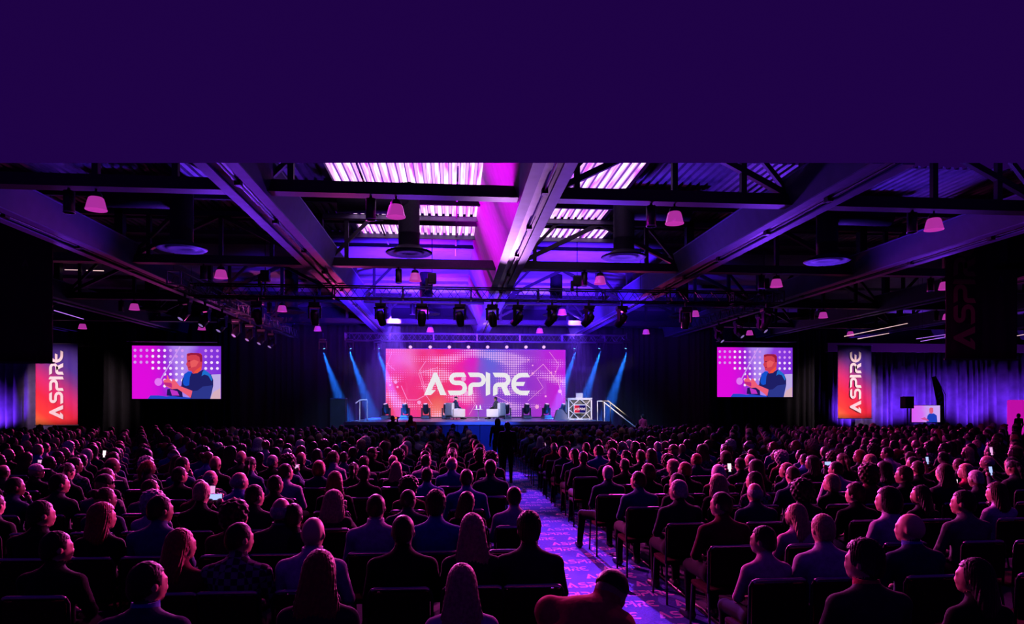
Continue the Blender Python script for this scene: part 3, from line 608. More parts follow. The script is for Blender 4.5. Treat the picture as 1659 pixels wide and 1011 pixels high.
# side screens with the speaker's picture
def picture(root, W_, H_, nm='screen_figure'):
    """flat camera picture: dotted wall, a seated man in a navy shirt seen from the side"""
    mats = {}; y = [-.004]
    def shape(poly, col, name):
        y[0] -= .0012
        q = [((p[0] - 128) / (1450 - 128) * W_, (882 - p[1]) / (882 - 98) * H_) for p in poly]
        key = col
        if key not in mats: mats[key] = glow('screen_tone', lin(*col), 1.0)
        MB().add([(x, y[0], z) for x, z in q], [tuple(range(len(q)))]).build(name, mats[key], root)
    def disc(cx, cy, r, n=12): return [(cx + r * math.cos(2 * PI * k / n), cy + r * math.sin(2 * PI * k / n)) for k in range(n)]
    y[0] -= .001; mb1 = MB(); mb2 = MB()
    for r_ in range(8):
        for c_ in range(15):
            if r_ > 2 and c_ < 3 or r_ > 3 and c_ < 5 or r_ > 5 and c_ > 5 or r_ > 6: continue
            X = 172 + c_ * 87.5; Z = 166 + r_ * 88
            if X > 930 and Z > 470 or 920 < X < 1180: continue
            q = [((x - 128) / 1322 * W_, (882 - z) / 784 * H_) for x, z in disc(X, Z, 22, 8)]
            (mb1 if (3 <= c_ <= 5 or (r_ > 1 and c_ > 4)) else mb2).add([(x, y[0], z) for x, z in q], [tuple(range(8))])
    tag(mb1.build('picture_dots', glow('screen_dot_white', lin(250, 225, 255)), root), kind='stuff'); tag(mb2.build('picture_dots', glow('screen_dot_lilac', lin(215, 150, 240)), root), kind='stuff')
    shape([(545, 590), (560, 600), (850, 110), (830, 105)], (200, 150, 240), 'picture_line')
    shape(disc(517, 633, 57, 18), (226, 120, 245), 'picture_disc')
    shape([(1290, 882), (1445, 882), (1445, 515), (1310, 520), (1250, 640)], (190, 170, 230), 'picture_chair')
    shape([(1290, 882), (1445, 882), (1445, 720), (1340, 780)], (215, 175, 190), 'picture_chair')
    shape([(360, 882), (400, 832), (520, 832), (640, 850), (700, 838), (830, 840), (1000, 870), (1010, 882)], (36, 70, 200), 'picture_trousers')
    shape([(640, 834), (650, 740), (720, 730), (860, 690), (880, 860), (760, 845)], (30, 20, 90), 'picture_shirt')
    shape([(860, 680), (870, 600), (920, 500), (1000, 480), (1020, 500), (1090, 500), (1180, 450), (1230, 470), (1300, 520), (1335, 600), (1335, 690), (1310, 800), (1290, 882), (1000, 882), (900, 760), (850, 700)], (30, 30, 100), 'picture_shirt')
    shape([(880, 640), (900, 520), (960, 475), (1020, 480), (985, 560), (975, 680), (930, 694), (895, 680)], (20, 80, 205), 'picture_cardigan')
    shape([(1160, 545), (1175, 480), (1200, 450), (1265, 490), (1300, 530), (1325, 600), (1310, 620), (1260, 540), (1205, 520)], (30, 110, 205), 'picture_cardigan')
    shape([(940, 215), (965, 205), (1150, 205), (1170, 240), (1175, 320), (1160, 450), (1100, 500), (1030, 510), (1010, 470), (965, 462), (950, 410), (930, 370), (945, 330), (938, 280)], (208, 60, 80), 'picture_face')
    shape([(945, 215), (1000, 200), (1120, 203), (1170, 235), (1172, 330), (1140, 330), (1130, 260), (1080, 230), (1000, 232), (950, 250)], (150, 24, 60), 'picture_hair')
    shape([(990, 330), (1050, 300), (1120, 330), (1080, 400), (1000, 420)], (232, 90, 95), 'picture_cheek')
    shape([(1060, 470), (1150, 400), (1160, 450), (1100, 500), (1040, 505)], (240, 80, 60), 'picture_neck')
    shape([(955, 318), (990, 312), (992, 325), (958, 330)], (110, 16, 50), 'picture_eye')
    shape([(962, 412), (1000, 405), (1000, 415), (965, 422)], (140, 20, 55), 'picture_mouth')
    shape([(600, 600), (650, 590), (640, 530), (655, 535), (680, 590), (715, 630), (735, 585), (760, 600), (830, 690), (1025, 765), (1000, 868), (900, 800), (800, 735), (720, 740), (620, 690), (595, 640)], (238, 92, 120), 'picture_arm')
    shape([(600, 640), (700, 645), (720, 660), (720, 720), (640, 690), (600, 665)], (190, 40, 130), 'picture_hand')
    shape([(1020, 770), (1100, 760), (1180, 700), (1330, 680), (1290, 882), (1010, 882)], (44, 54, 140), 'picture_sleeve')
    shape([(690, 740), (800, 770), (830, 834), (720, 834)], (190, 50, 200), 'picture_shadow')
side_stops = [(0, (222, 12, 222)), (.18, (214, 14, 216)), (.36, (160, 26, 212)), (.42, (148, 60, 220)), (.5, (170, 120, 236)), (.62, (172, 134, 238)), (.72, (140, 60, 222)), (1, (126, 46, 216))]
for (pa, pb_, lb) in (((214, 646), (358, 561), 'large side screen showing a seated speaker, near the orange banner end'), ((1162, 643), (1284, 563.5), 'large side screen showing a seated speaker, nearest the red banner by the violet drapes')):
    A = at(pa[0], pa[1], 40.0); B = at(pb_[0], pb_[1], 40.0); W_ = B.x - A.x; H_ = B.z - A.z
    r = empty('side_screen', A); tag(r, lb, 'screen', 'side projection screens')
    MB().box((-.08, .02, -.08), (W_ + .08, .1, H_ + .08)).build('screen_frame', M['blackp'], r)
    uv_quad('screen_picture', screen_mat('magenta_lilac_picture', side_stops, [(.12, .3, .3, .6, (224, 10, 222))], False), r, 0, W_, 0, H_, 0)
    picture(r, W_, H_)
    for q in (.06, .94): MB().tube([(W_ * q, .06, H_ + .05), (W_ * q, .06, CAMZ + 6 - A.z)], .01, 5).build('hanging_wire', M['steel'], r)

# small monitor on a stand by the drapes
A = at(1477, 684, 36.0); B = at(1523, 657, 36.0); W_ = B.x - A.x; H_ = B.z - A.z
r = empty('monitor_stand', (A.x + W_ / 2, 36, 0)); tag(r, 'small monitor on a stand in front of the violet drapes', 'monitor')
MB().box((-W_ / 2 - .03, .01, A.z - .03), (W_ / 2 + .03, .08, B.z + .03)).build('monitor_case', M['blackp'], r)
MB().tube([(0, .1, .05), (0, .1, A.z + .3)], .04, 10).build('stand_pole', M['steel'], r)
MB().lathe([(.001, .05), (.35, .05), (.38, .0)], n=20).build('stand_base', M['steel'], r, loc=(0, .1, 0))
f = uv_quad('screen_picture', screen_mat('monitor_picture', [(0, (220, 90, 245)), (.35, (214, 110, 245)), (.6, (200, 160, 245)), (1, (210, 170, 245))], [], False), r, -W_ / 2, W_ / 2, A.z, B.z, 0)
mk = MB(); 
def mq(poly, m, nm):
    MB().add([(-W_ / 2 + x * W_, -.004 - .001 * len(r.children), A.z + z * H_) for x, z in poly], [tuple(range(len(poly)))]).build(nm, m, r)
mq([(.52, .0), (.55, .38), (.62, .52), (.78, .52), (.88, .4), (.9, 0)], glow('m_shirt', lin(30, 60, 190)), 'picture_shirt')
mq([(.62, .56), (.61, .8), (.66, .88), (.75, .86), (.76, .6), (.7, .5)], glow('m_face', lin(225, 90, 130)), 'picture_face')
mq([(.3, .2), (.45, .3), (.6, .12), (.58, .05), (.42, .14)], glow('m_arm', lin(210, 80, 160)), 'picture_arm')
# loudspeaker on a pole
p = at(1470, 652, 35.5); r = empty('loudspeaker', (p.x, 35.5, 0)); tag(r, 'dark loudspeaker on a pole beside the small monitor', 'loudspeaker')
MB().rbox((-.26, -.2, p.z - .33), (.26, .25, p.z + .33), .03).build('speaker_box', mat('speaker_case', (.05, .015, .02), .7), r)
MB().box((-.22, -.215, p.z - .29), (.22, -.2, p.z + .29)).build('speaker_grille', M['blackp'], r)
MB().tube([(0, 0, .03), (0, 0, p.z - .3)], .03, 8).build('speaker_pole', M['steel'], r)
for k in range(3):
    a = 2 * PI * k / 3; MB().tube([(0, 0, .7), (.5 * math.cos(a), .5 * math.sin(a), .02)], .015, 6).build('leg', M['steel'], r)
# feather flag
p0 = at(1513, 610, 38); p1 = at(1527, 690, 38); r = empty('feather_flag', (p1.x, 38, 0)); tag(r, 'dark curved feather flag beside the small monitor', 'flag')
prof = [(p1.x + .14, 1.0), (at(1519, 640, 38).x + .38, at(1519, 640, 38).z), (at(1520, 622, 38).x + .12, at(1519, 622, 38).z), (p0.x + .1, p0.z + .02), (p0.x - .14, p0.z - .03), (at(1512, 625, 38).x, at(1512, 625, 38).z), (at(1517, 650, 38).x, at(1517, 650, 38).z), (p1.x - .3, 1.0)]
MB().prism([(x - p1.x, z) for x, z in prof], -.01, .01).build('flag_cloth', mat('flag_navy', (.01, .02, .06), .7), r)
MB().tube([(.16, 0, 0), (.18, 0, 1.2), (.2, 0, at(1519, 640, 38).z), (p0.x - p1.x + .1, 0, p0.z + .03)], .015, 6).build('flag_pole', M['steel'], r)
mb = MB()
for z_ in (1.9, 2.2, 2.5, 2.75): mb.bar((-.12 - (z_ - 1.9) * .22, -.013, z_), (.02 - (z_ - 1.9) * .22, -.013, z_ + .16), .03, .1)
mb.build('flag_print', mat('flag_blue_print', (.05, .25, .7), .6), r)
# magenta lit panel at the side
A = at(1637, 690, 39); B = at(1680, 648, 39)
r = empty('lit_panel', (A.x, 39, 0)); tag(r, 'magenta glowing rounded panel at the far side by the drapes', 'panel')
MB().rbox((0, 0, .3), (B.x - A.x, .3, B.z), .08).build('panel_body', mat('magenta_panel', (.6, .05, .45), .5, emit=lin(196, 14, 170), es=.9), r)
MB().box((.1, -.0, .0), (B.x - A.x - .1, .3, .3)).build('panel_plinth', M['blackp'], r)
# ------------------------------------------------------------------ hanging banners
def banner_mat(name, bright=True):
    m = bpy.data.materials.new(name); m.use_nodes = True; nt = m.node_tree; b = nt.nodes['Principled BSDF']; N = nt.nodes.new; Lk = nt.links.new
    b.inputs['Roughness'].default_value = .75
    tc = N('ShaderNodeTexCoord'); col = None
    sp = N('ShaderNodeSeparateXYZ'); Lk(tc.outputs['UV'], sp.inputs[0])
    # hue runs from orange at the lower corner to violet at the upper one
    mm = N('ShaderNodeMath'); mm.operation = 'MULTIPLY_ADD'; mm.inputs[1].default_value = .38; Lk(sp.outputs['X'], mm.inputs[0]); Lk(sp.outputs['Y'], mm.inputs[2])
    rp = N('ShaderNodeValToRGB'); cr = rp.color_ramp
    stops = [(0.02, (255, 140, 70)), (.2, (245, 60, 50)), (.42, (225, 20, 60)), (.62, (205, 20, 110)), (.85, (110, 30, 130)), (1, (58, 30, 140))] if bright else [(0, (50, 8, 22)), (.3, (34, 6, 18)), (.5, (12, 4, 10)), (1, (8, 3, 8))]
    while len(cr.elements) < len(stops): cr.elements.new(.5)
    for e, (p_, c_) in zip(cr.elements, stops): e.position = p_; e.color = (*lin(*c_), 1)
    if bright: Lk(mm.outputs[0], rp.inputs['Fac'])
    else: Lk(sp.outputs['X'], rp.inputs['Fac'])
    Lk(rp.outputs['Color'], b.inputs['Base Color']); return m
def banner(x0, x1, z0, z1, y, label, m, lettering=True, seed=1, tx=.5, th=.34, lm=None, fold=.02):
    r = empty('hanging_banner', ((x0 + x1) / 2, y, z1)); W_, H_ = x1 - x0, z1 - z0; tag(r, label, 'banner', 'hanging banners')
    nx, nz = 40, 12; vs_ = []; uv = []; rn = random.Random(seed); f1 = [rn.uniform(5, 9), rn.uniform(11, 17)]; ph = rn.uniform(0, 6)
    def yy(u, v): return fold * (math.sin(f1[0] * u * 2 + ph + v) * .6 + .5 * math.sin(f1[1] * u * 2 + v * 2)) * (.3 + .7 * u)
    for j in range(nz + 1):
        for i in range(nx + 1):
            u, v = i / nx, j / nz; vs_.append((-W_ / 2 + u * W_, yy(u, v), -H_ + v * H_)); uv.append((u, v))
    fs = [(j * (nx + 1) + i, j * (nx + 1) + i + 1, (j + 1) * (nx + 1) + i + 1, (j + 1) * (nx + 1) + i) for j in range(nz) for i in range(nx)]
    me = bpy.data.meshes.new('banner_cloth'); me.from_pydata(vs_, [], fs); me.materials.append(m); ul = me.uv_layers.new(name='uv')
    ul.data.foreach_set('uv', [c for l in me.loops for c in uv[l.vertex_index]]); me.polygons.foreach_set('use_smooth', [True] * len(fs))
    o = inst('banner_cloth', me, r); sm = o.modifiers.new('thickness', 'SOLIDIFY'); sm.thickness = .006
    for z, n_ in ((0, 'top_rod'), (-H_, 'bottom_rod')): MB().tube([(-W_ / 2 - .05, 0, z), (W_ / 2 + .05, 0, z)], .025, 8).build(n_, M['chrome'] if z == 0 else M['darkalu'], r)
    for s_ in (-1, 1): MB().tube([(s_ * W_ / 2 * .95, 0, 0), (s_ * W_ / 2 * .95, 0, max(.2, 8.2 - z1))], .008, 5).build('hanging_wire', M['steel'], r)
    if lettering:
        h = W_ * th; L = H_ * .84; xc = -W_ / 2 + W_ * tx
        word(MB(), (xc + h / 2, -.03 - fold, -H_ * .93), (0, 0, 1), (-1, 0, 0), h, L / (WORD_W * h)).build('banner_lettering', lm or mat('banner_white', (.85, .78, .76), .8), r)
    return r
b1 = banner_mat('banner_sunset'); b2 = banner_mat('banner_dark', False)
A = at(57.5, 689, 40.0); B = at(126, 557, 40.0)
banner(A.x, B.x, A.z, B.z, 40.0, 'orange to violet hanging banner reading ASPIRE upward, partly behind the near dark banner', b1, True, 2, .5, .33)
A = at(1357.5, 678, 40.0); B = at(1412, 560, 40.0)
banner(A.x, B.x, A.z, B.z, 40.0, 'red to violet hanging banner reading ASPIRE upward, beside the violet drapes', b1, True, 4, .5, .33, None, .05)
A = at(1532, 582, 20.0); B = at(1648, 368, 20.0)
r = banner(A.x, B.x, A.z, B.z, 20.0, 'near dark maroon hanging banner with faint ASPIRE lettering, over the audience by the violet drapes', b2, True, 3, .24, .3, mat('banner_faint_pink', (.36, .04, .09), .8), .03)
W_ = B.x - A.x; H_ = B.z - A.z
def alogo(r, x, z, h, m):
    mb = MB()
    for q in GL['A']: mb.add([(x + a * h, -.05, z + b * h) for a, b in q], [tuple(range(len(q)))])
    mb.build('banner_emblem', m, r)
alogo(r, .5, -H_ * .42, .2, mat('banner_faint_grey', (.1, .09, .13), .8))
A = at(-60, 587, 20.0); B = at(85, 337, 20.0)
r = banner(A.x, B.x, A.z, B.z, 20.0, 'near black hanging banner at the edge of the view with a faint small emblem', mat('banner_black', (.008, .007, .012), .8, noise=.3, nscale=2), False, 6)
alogo(r, .38, -1.65, .2, mat('banner_faint_rose', (.06, .03, .06), .8))

# ------------------------------------------------------------------ things on the stage
fm = moving_head_meshes(1.25)
lens_up = MB().lathe([(.001, -.34), (.11, -.34)], n=16).mesh('lens', glow('violet_lens', lin(235, 190, 255), 1.3))
for i, px in enumerate((626, 657, 690, 723, 821, 853, 885, 912)):
    p = at(px, 679, 38.2); r = empty('floor_stage_lamp', (p.x, 38.2, SZ)); r.rotation_euler = (0, 0, .15 * (i - 3.5))
    tag(r, 'black moving head lamp standing on the stage floor, %s from the left' % ['first', 'second', 'third', 'fourth', 'fifth', 'sixth', 'seventh', 'eighth'][i], 'stage lamp', 'lamps along the foot of the screen')
    MB().rbox((-.24, -.22, 0), (.24, .22, .16), .03).build('base_box', mat('case_grey', (.16, .13, .15), .5), r)
    inst('yoke', fm[0], r, (0, 0, .12), (PI, 0, 0)); h = inst('lamp_head', fm[2], r, (0, 0, .5), (PI + .3, 0, 0)); inst('lens', lens_up, h)
    spot((p.x, 38.05, SZ + .98), (p.x + .5 * (1 if i < 4 else -1), 37.3, 5), 900, (.9, .45, 1), 22, .8, .05, 1.0)
def armchair(p, rz, label):
    r = empty('armchair', p, rz); r.scale = (.9,) * 3; tag(r, label, 'armchair', 'armchairs on the stage'); m = M['white']
    MB().rbox((-.4, -.38, .16), (.4, .4, .44), .05).build('seat', m, r); MB().rbox((-.4, -.48, .2), (.4, -.28, .98), .07).build('backrest', m, r)
    for s_ in (-1, 1): MB().rbox((min(s_ * .36, s_ * .52), -.44, .14), (max(s_ * .36, s_ * .52), .36, .62), .05).build('armrest', m, r)
    for sx in (-.42, .42):
        for sy in (-.38, .32): MB().tube([(sx, sy, .16), (sx, sy, 0)], .025, 8).build('leg', M['steel'], r)
CH1 = at(738, 679, 36.2); CH1.z = SZ; CH2 = at(803, 679, 36.2); CH2.z = SZ
armchair(CH1, -1.05, 'cream armchair on stage under the speaker in a black hat'); armchair(CH2, 1.05, 'cream armchair on stage under the speaker in dark clothes')
p = at(775, 679, 35.6); r = empty('side_table', (p.x, 35.6, SZ)); tag(r, 'small round side table between the two armchairs', 'table')
MB().lathe([(.001, .55), (.26, .55), (.26, .52), (.001, .52)], n=20).build('table_top', M['white'], r); MB().tube([(0, 0, 0), (0, 0, .53)], .025, 8).build('leg', M['chrome'], r); MB().lathe([(.001, .02), (.2, .02), (.2, 0)], n=18).build('base', M['chrome'], r)
for dx, lb in ((-.1, 'water bottle on the side table next to the hat wearer'), (.1, 'water bottle on the side table next to the darker speaker')):
    o = MB().lathe([(.001, 0), (.035, 0), (.035, .14), (.015, .18), (.015, .22), (.001, .22)], n=12).build('water_bottle', mat('bottle_plastic', (.7, .75, .85), .1), smooth=True); o.location = (p.x + dx, 35.6, SZ + .55); tag(o, lb, 'bottle', 'bottles on the side table')
# disc jockey booth
A = at(921, 679, 35.0); B = at(958, 646, 35.0); bw = B.x - A.x; bh = B.z - SZ
r = empty('booth', (A.x, 35.0, SZ)); tag(r, 'silver truss booth with a small ASPIRE screen at the stage end', 'booth')
for x in (0, bw):
    for y in (0, .7): MB().bar((x, y, 0), (x, y, bh), .07, .07).build('booth_post', M['white'], r)
for z in (.03, bh - .03):
    MB().bar((0, 0, z), (bw, 0, z), .07, .07).build('booth_rail', M['white'], r); MB().bar((0, .7, z), (bw, .7, z), .07, .07).build('booth_rail', M['white'], r)
    for x in (0, bw): MB().bar((x, 0, z), (x, .7, z), .07, .07).build('booth_rail', M['white'], r)
q0, q1, z0, z1 = bw * .22, bw * .78, bh * .3, bh * .72
for a, b in (((0, 0, 0), (q0, 0, z0)), ((bw, 0, 0), (q1, 0, z0)), ((0, 0, bh), (q0, 0, z1)), ((bw, 0, bh), (q1, 0, z1)), ((bw / 2, 0, 0), (q0, 0, z0)), ((bw / 2, 0, 0), (q1, 0, z0)), ((bw / 2, 0, bh), (q0, 0, z1)), ((bw / 2, 0, bh), (q1, 0, z1)), ((0, 0, bh / 2), (q0, 0, z0)), ((0, 0, bh / 2), (q0, 0, z1)), ((bw, 0, bh / 2), (q1, 0, z0)), ((bw, 0, bh / 2), (q1, 0, z1))):
    MB().bar(a, b, .035, .035).build('brace', M['white'], r)
MB().box((.04, .1, .05), (bw - .04, .66, bh - .06)).build('booth_panel', M['blackp'], r)
MB().rbox((q0, -.05, z0), (q1, .06, z1), .03).build('screen_frame', M['white'], r)
uv_quad('booth_screen', screen_mat('booth_picture', [(0, (230, 40, 60)), (.4, (190, 20, 70)), (.5, (30, 20, 110)), (1, (20, 16, 90))], [], False), r, q0 + .04, q1 - .04, z0 + .04, z1 - .04, -.055)
hw = (q1 - q0 - .12) / WORD_W; word(MB(), (q0 + .06, -.06, (z0 + z1) / 2 - hw / 2), (1, 0, 0), (0, 0, 1), hw).build('booth_lettering', glow('booth_white', lin(250, 220, 240)), r)
MB().box((-.04, -.06, bh), (bw + .04, .78, bh + .04)).build('table_top', M['white'], r)
lt = empty('laptop', (A.x + bw * .52, 35.3, SZ + bh + .04)); tag(lt, 'silver laptop open on top of the truss booth', 'laptop')
MB().box((-.18, -.0, 0), (.18, .25, .02)).build('keyboard_base', M['white'], lt); MB().add([(-.18, 0, .02), (.18, 0, .02), (.18, -.06, .26), (-.18, -.06, .26), (-.18, .01, .02), (.18, .01, .02), (.18, -.05, .26), (-.18, -.05, .26)], [(0, 1, 2, 3), (7, 6, 5, 4), (0, 4, 5, 1), (1, 5, 6, 2), (2, 6, 7, 3), (3, 7, 4, 0)]).build('screen_lid', M['white'], lt)
# wedge monitor speaker beside the booth
p = at(908, 679, 35.2); r = empty('wedge_speaker', (p.x, 35.2, SZ)); tag(r, 'wedge monitor speaker on the stage floor beside the booth', 'loudspeaker')
MB().prism([(-.35, 0), (.35, 0), (.3, .25), (.05, .55), (-.2, .5)], -.25, .25).build('speaker_box', mat('wedge_case', (.15, .12, .14), .6), r)
MB().bar((.33, -.0, .28), (.08, -.0, .57), .44, .02).build('speaker_grille', M['blackp'], r)
# stair rails at both ends of the stage, with steps
def stairs(xb, s_, label):
    r = empty('stage_stairs', (xb, SY0 + 1.2, 0)); tag(r, label, 'stairs', 'stage stairs')
    n = 6; run = .3
    for k in range(n):
        z = SZ * (n - k) / (n + 1); x0 = s_ * run * k; x1 = s_ * run * (k + 1)
        MB().box((min(x0, x1), -.6, z - .05), (max(x0, x1), .6, z)).build('step', M['fascia'], r)
        MB().box((min(x0, x0 + s_ * .03), -.58, 0), (max(x0, x0 + s_ * .03), .58, z - .05)).build('riser', M['fascia'], r)
    for y in (-.62, .62):
        a = (0, y, SZ + .95); b = (s_ * run * n, y, .95)
        MB().tube([(-s_ * .25, y, SZ + .95), a, b, (b[0] + s_ * .2, y, .95)], .03, 8).build('handrail', M['white'], r, smooth=True)
        MB().tube([(-s_ * .25, y, SZ * .9), (-s_ * .25, y, SZ + .95)], .025, 8).build('rail_post', M['white'], r); MB().tube([(s_ * .1, y, SZ * .8), (s_ * .1, y, SZ + .88)], .025, 8).build('rail_post', M['white'], r)
        MB().tube([(b[0], y, 0), (b[0], y, .95)], .025, 8).build('rail_post', M['white'], r)
stairs(xr, 1, 'stage steps with pale handrails at the booth end'); 
r = empty('stage_guard_rail', (xl + .35, SY0 + 2.5, SZ)); tag(r, 'pale guard rail standing at the dark end of the stage', 'rail')
for x in (0, .35): MB().tube([(x, 0, 0), (x, 0, 1.0)], .03, 8).build('rail_post', M['white'], r)
MB().tube([(-.2, 0, .85), (0, 0, 1.0), (.35, 0, 1.02)], .03, 8).build('handrail', M['white'], r)
A = at(536, 645, 36); r = empty('equipment_table', (A.x, 36, 0)); tag(r, 'dark tall equipment table beyond the guard rail', 'table')
MB().box((0, -.3, A.z - .05), (.8, .3, A.z)).build('table_top', M['fascia'], r); MB().box((.02, -.28, 0), (.78, .28, A.z - .05)).build('table_skirt', M['cloth_black'], r)
# ------------------------------------------------------------------ figures: distance fields meshed into one continuous skin
def snets(F, org, h):
    Sg = F < 0; nx, ny, nz = F.shape
    c = np.zeros((nx - 1, ny - 1, nz - 1), np.int8)
    for i in (0, 1):
        for j in (0, 1):
            for k in (0, 1): c += Sg[i:nx - 1 + i, j:ny - 1 + j, k:nz - 1 + k]
    mixed = (c > 0) & (c < 8); idx = -np.ones(c.shape, np.int64); cells = np.argwhere(mixed); idx[mixed] = np.arange(len(cells))
    ci, cj, ck = cells.T; acc = np.zeros((len(cells), 3)); cnt = np.zeros(len(cells))
    cor = [(i, j, k) for i in (0, 1) for j in (0, 1) for k in (0, 1)]
    for a in cor:
        for ax in range(3):
            if a[ax]: continue
            b = list(a); b[ax] = 1
            fa = F[ci + a[0], cj + a[1], ck + a[2]]; fb = F[ci + b[0], cj + b[1], ck + b[2]]
            m = (fa < 0) != (fb < 0); t = np.where(m, fa / np.where(m, fa - fb, 1), 0)
            p = np.array(a, float)[None, :].repeat(len(cells), 0); p[:, ax] = t
            acc += np.where(m[:, None], p, 0); cnt += m
    V = (cells + acc / cnt[:, None]) * h + np.array(org)
    Q = []
    for ax in range(3):
        s0 = [slice(None)] * 3; s1 = [slice(None)] * 3; s0[ax] = slice(0, -1); s1[ax] = slice(1, None)
        A = Sg[tuple(s0)]; B = Sg[tuple(s1)]; e = np.argwhere(A != B); u, v = [(1, 2), (2, 0), (0, 1)][ax]
        ok = (e[:, u] > 0) & (e[:, v] > 0) & (e[:, u] < F.shape[u] - 1) & (e[:, v] < F.shape[v] - 1); e = e[ok]
        fl_ = A[e[:, 0], e[:, 1], e[:, 2]]
        def cid(du, dv):
            q = e.copy(); q[:, u] += du; q[:, v] += dv; return idx[q[:, 0], q[:, 1], q[:, 2]]
        q = np.stack([cid(-1, -1), cid(0, -1), cid(0, 0), cid(-1, 0)], 1); q[~fl_] = q[~fl_][:, ::-1]; Q.append(q)
    return V, np.concatenate(Q), cells
class Field:
    def __init__(s, lo, hi, h):
        s.lo = np.array(lo, float); s.h = h; n = np.ceil((np.array(hi) - s.lo) / h).astype(int) + 1
        s.ax = [s.lo[i] + h * np.arange(n[i]) for i in range(3)]; s.F = np.full(n, 1.0, np.float32); s.L = np.zeros(n, np.int8); s.T = None
    def block(s, lo, hi, mg=.07):
        sl = []
        for i in range(3):
            a = int(np.searchsorted(s.ax[i], lo[i] - mg)); b = int(np.searchsorted(s.ax[i], hi[i] + mg)); sl.append(slice(a, max(b, a)))
        return tuple(sl)
    def put(s, lo, hi, fn, mi, k=.03, sub=False):
        if s.T is not None:   # a turned frame (the head): world box from the corners
            P = [s.T @ Vector((x, y, z)) for x in (lo[0], hi[0]) for y in (lo[1], hi[1]) for z in (lo[2], hi[2])]
            lo = [min(p[i] for p in P) for i in range(3)]; hi = [max(p[i] for p in P) for i in range(3)]
        sl = s.block(lo, hi)
        X = s.ax[0][sl[0]][:, None, None]; Y = s.ax[1][sl[1]][None, :, None]; Z = s.ax[2][sl[2]][None, None, :]
        if X.size == 0 or Y.size == 0 or Z.size == 0: return
        if s.T is not None:
            I = s.T.inverted(); X, Y, Z = [I[r][0] * X + I[r][1] * Y + I[r][2] * Z + I[r][3] for r in range(3)]
        d = fn(X, Y, Z); a = s.F[sl]
        if sub:
            s.F[sl] = np.maximum(a, -d); return
        s.L[sl] = np.where(d < a, mi, s.L[sl]); h = np.clip(.5 + .5 * (a - d) / k, 0, 1); s.F[sl] = a * (1 - h) + d * h - k * h * (1 - h)
    def ell(s, c, r, mi, k=.03, sub=False):
        c = np.array(c); r = np.array(r)
        def fn(X, Y, Z):
            q = np.sqrt(((X - c[0]) / r[0]) ** 2 + ((Y - c[1]) / r[1]) ** 2 + ((Z - c[2]) / r[2]) ** 2)
            return (q - 1) * min(r)
        s.put(c - r, c + r, fn, mi, k, sub)
    def cap(s, a, b, ra, rb, mi, k=.03):
        a = np.array(a, float); b = np.array(b, float); d = b - a; dd = d.dot(d)
        def fn(X, Y, Z):
            t = np.clip(((X - a[0]) * d[0] + (Y - a[1]) * d[1] + (Z - a[2]) * d[2]) / dd, 0, 1)
            return np.sqrt((X - a[0] - t * d[0]) ** 2 + (Y - a[1] - t * d[1]) ** 2 + (Z - a[2] - t * d[2]) ** 2) - (ra + (rb - ra) * t)
        rm = max(ra, rb); s.put(np.minimum(a, b) - rm, np.maximum(a, b) + rm, fn, mi, k)
    def done(s):
        V, Q, cells = snets(s.F, s.lo, s.h); L = s.L[cells[:, 0], cells[:, 1], cells[:, 2]]
        return V, Q, L[Q[:, 0]]
def np_mesh(name, V, Q, L, nmat, extra=None):
    if extra is not None and len(extra[0]):
        Q = np.concatenate([Q, extra[1] + len(V)]); V = np.concatenate([V, extra[0]]); L = np.concatenate([L, extra[2]])
    me = bpy.data.meshes.new(name); me.vertices.add(len(V)); me.vertices.foreach_set('co', V.astype(np.float32).ravel())
    me.loops.add(Q.size); me.loops.foreach_set('vertex_index', Q.astype(np.int32).ravel()); me.polygons.add(len(Q))
    me.polygons.foreach_set('loop_start', np.arange(0, Q.size, 4, dtype=np.int32)); me.polygons.foreach_set('loop_total', np.full(len(Q), 4, np.int32))
    for i in range(nmat): me.materials.append(None)
    me.polygons.foreach_set('material_index', L.astype(np.int32)); me.polygons.foreach_set('use_smooth', np.ones(len(Q), bool)); me.update(); me.validate(); return me
def fingers(palm, fwd, out, scale=1.0, curl=.5):
    """four fingers and a thumb as thin tapered bent rods leaving the palm"""
    palm = Vector(palm); f = Vector(fwd).normalized(); o = Vector(out).normalized(); dn = f.cross(o).normalized()
    if dn.z > 0: dn = -dn
    mb = MB(); ln = (.070, .08, .075, .06)
    for i in range(4):
        b = palm + o * (.026 - .0175 * i) + f * .035
        p1 = b + f * ln[i] * .45; p2 = p1 + (f * (1 - curl) + dn * curl).normalized() * ln[i] * .35; p3 = p2 + (f * (1 - 1.6 * curl) + dn * 1.3 * curl).normalized() * ln[i] * .25
        mb.tube([b, p1, p2, p3], [.0088, .0085, .0078, .006], 6)
    b = palm + o * .03; p1 = b + (o * .7 + f * .6) * .035; mb.tube([b, p1, p1 + (f * .9 + dn * .3) * .03], [.011, .0095, .007], 6)
    q = [f_ for f_ in mb.f if len(f_) == 4]
    return np.array([v[:] for v in mb.v]), np.array(q)
HEADP = Vector((0, .0, 1.10))
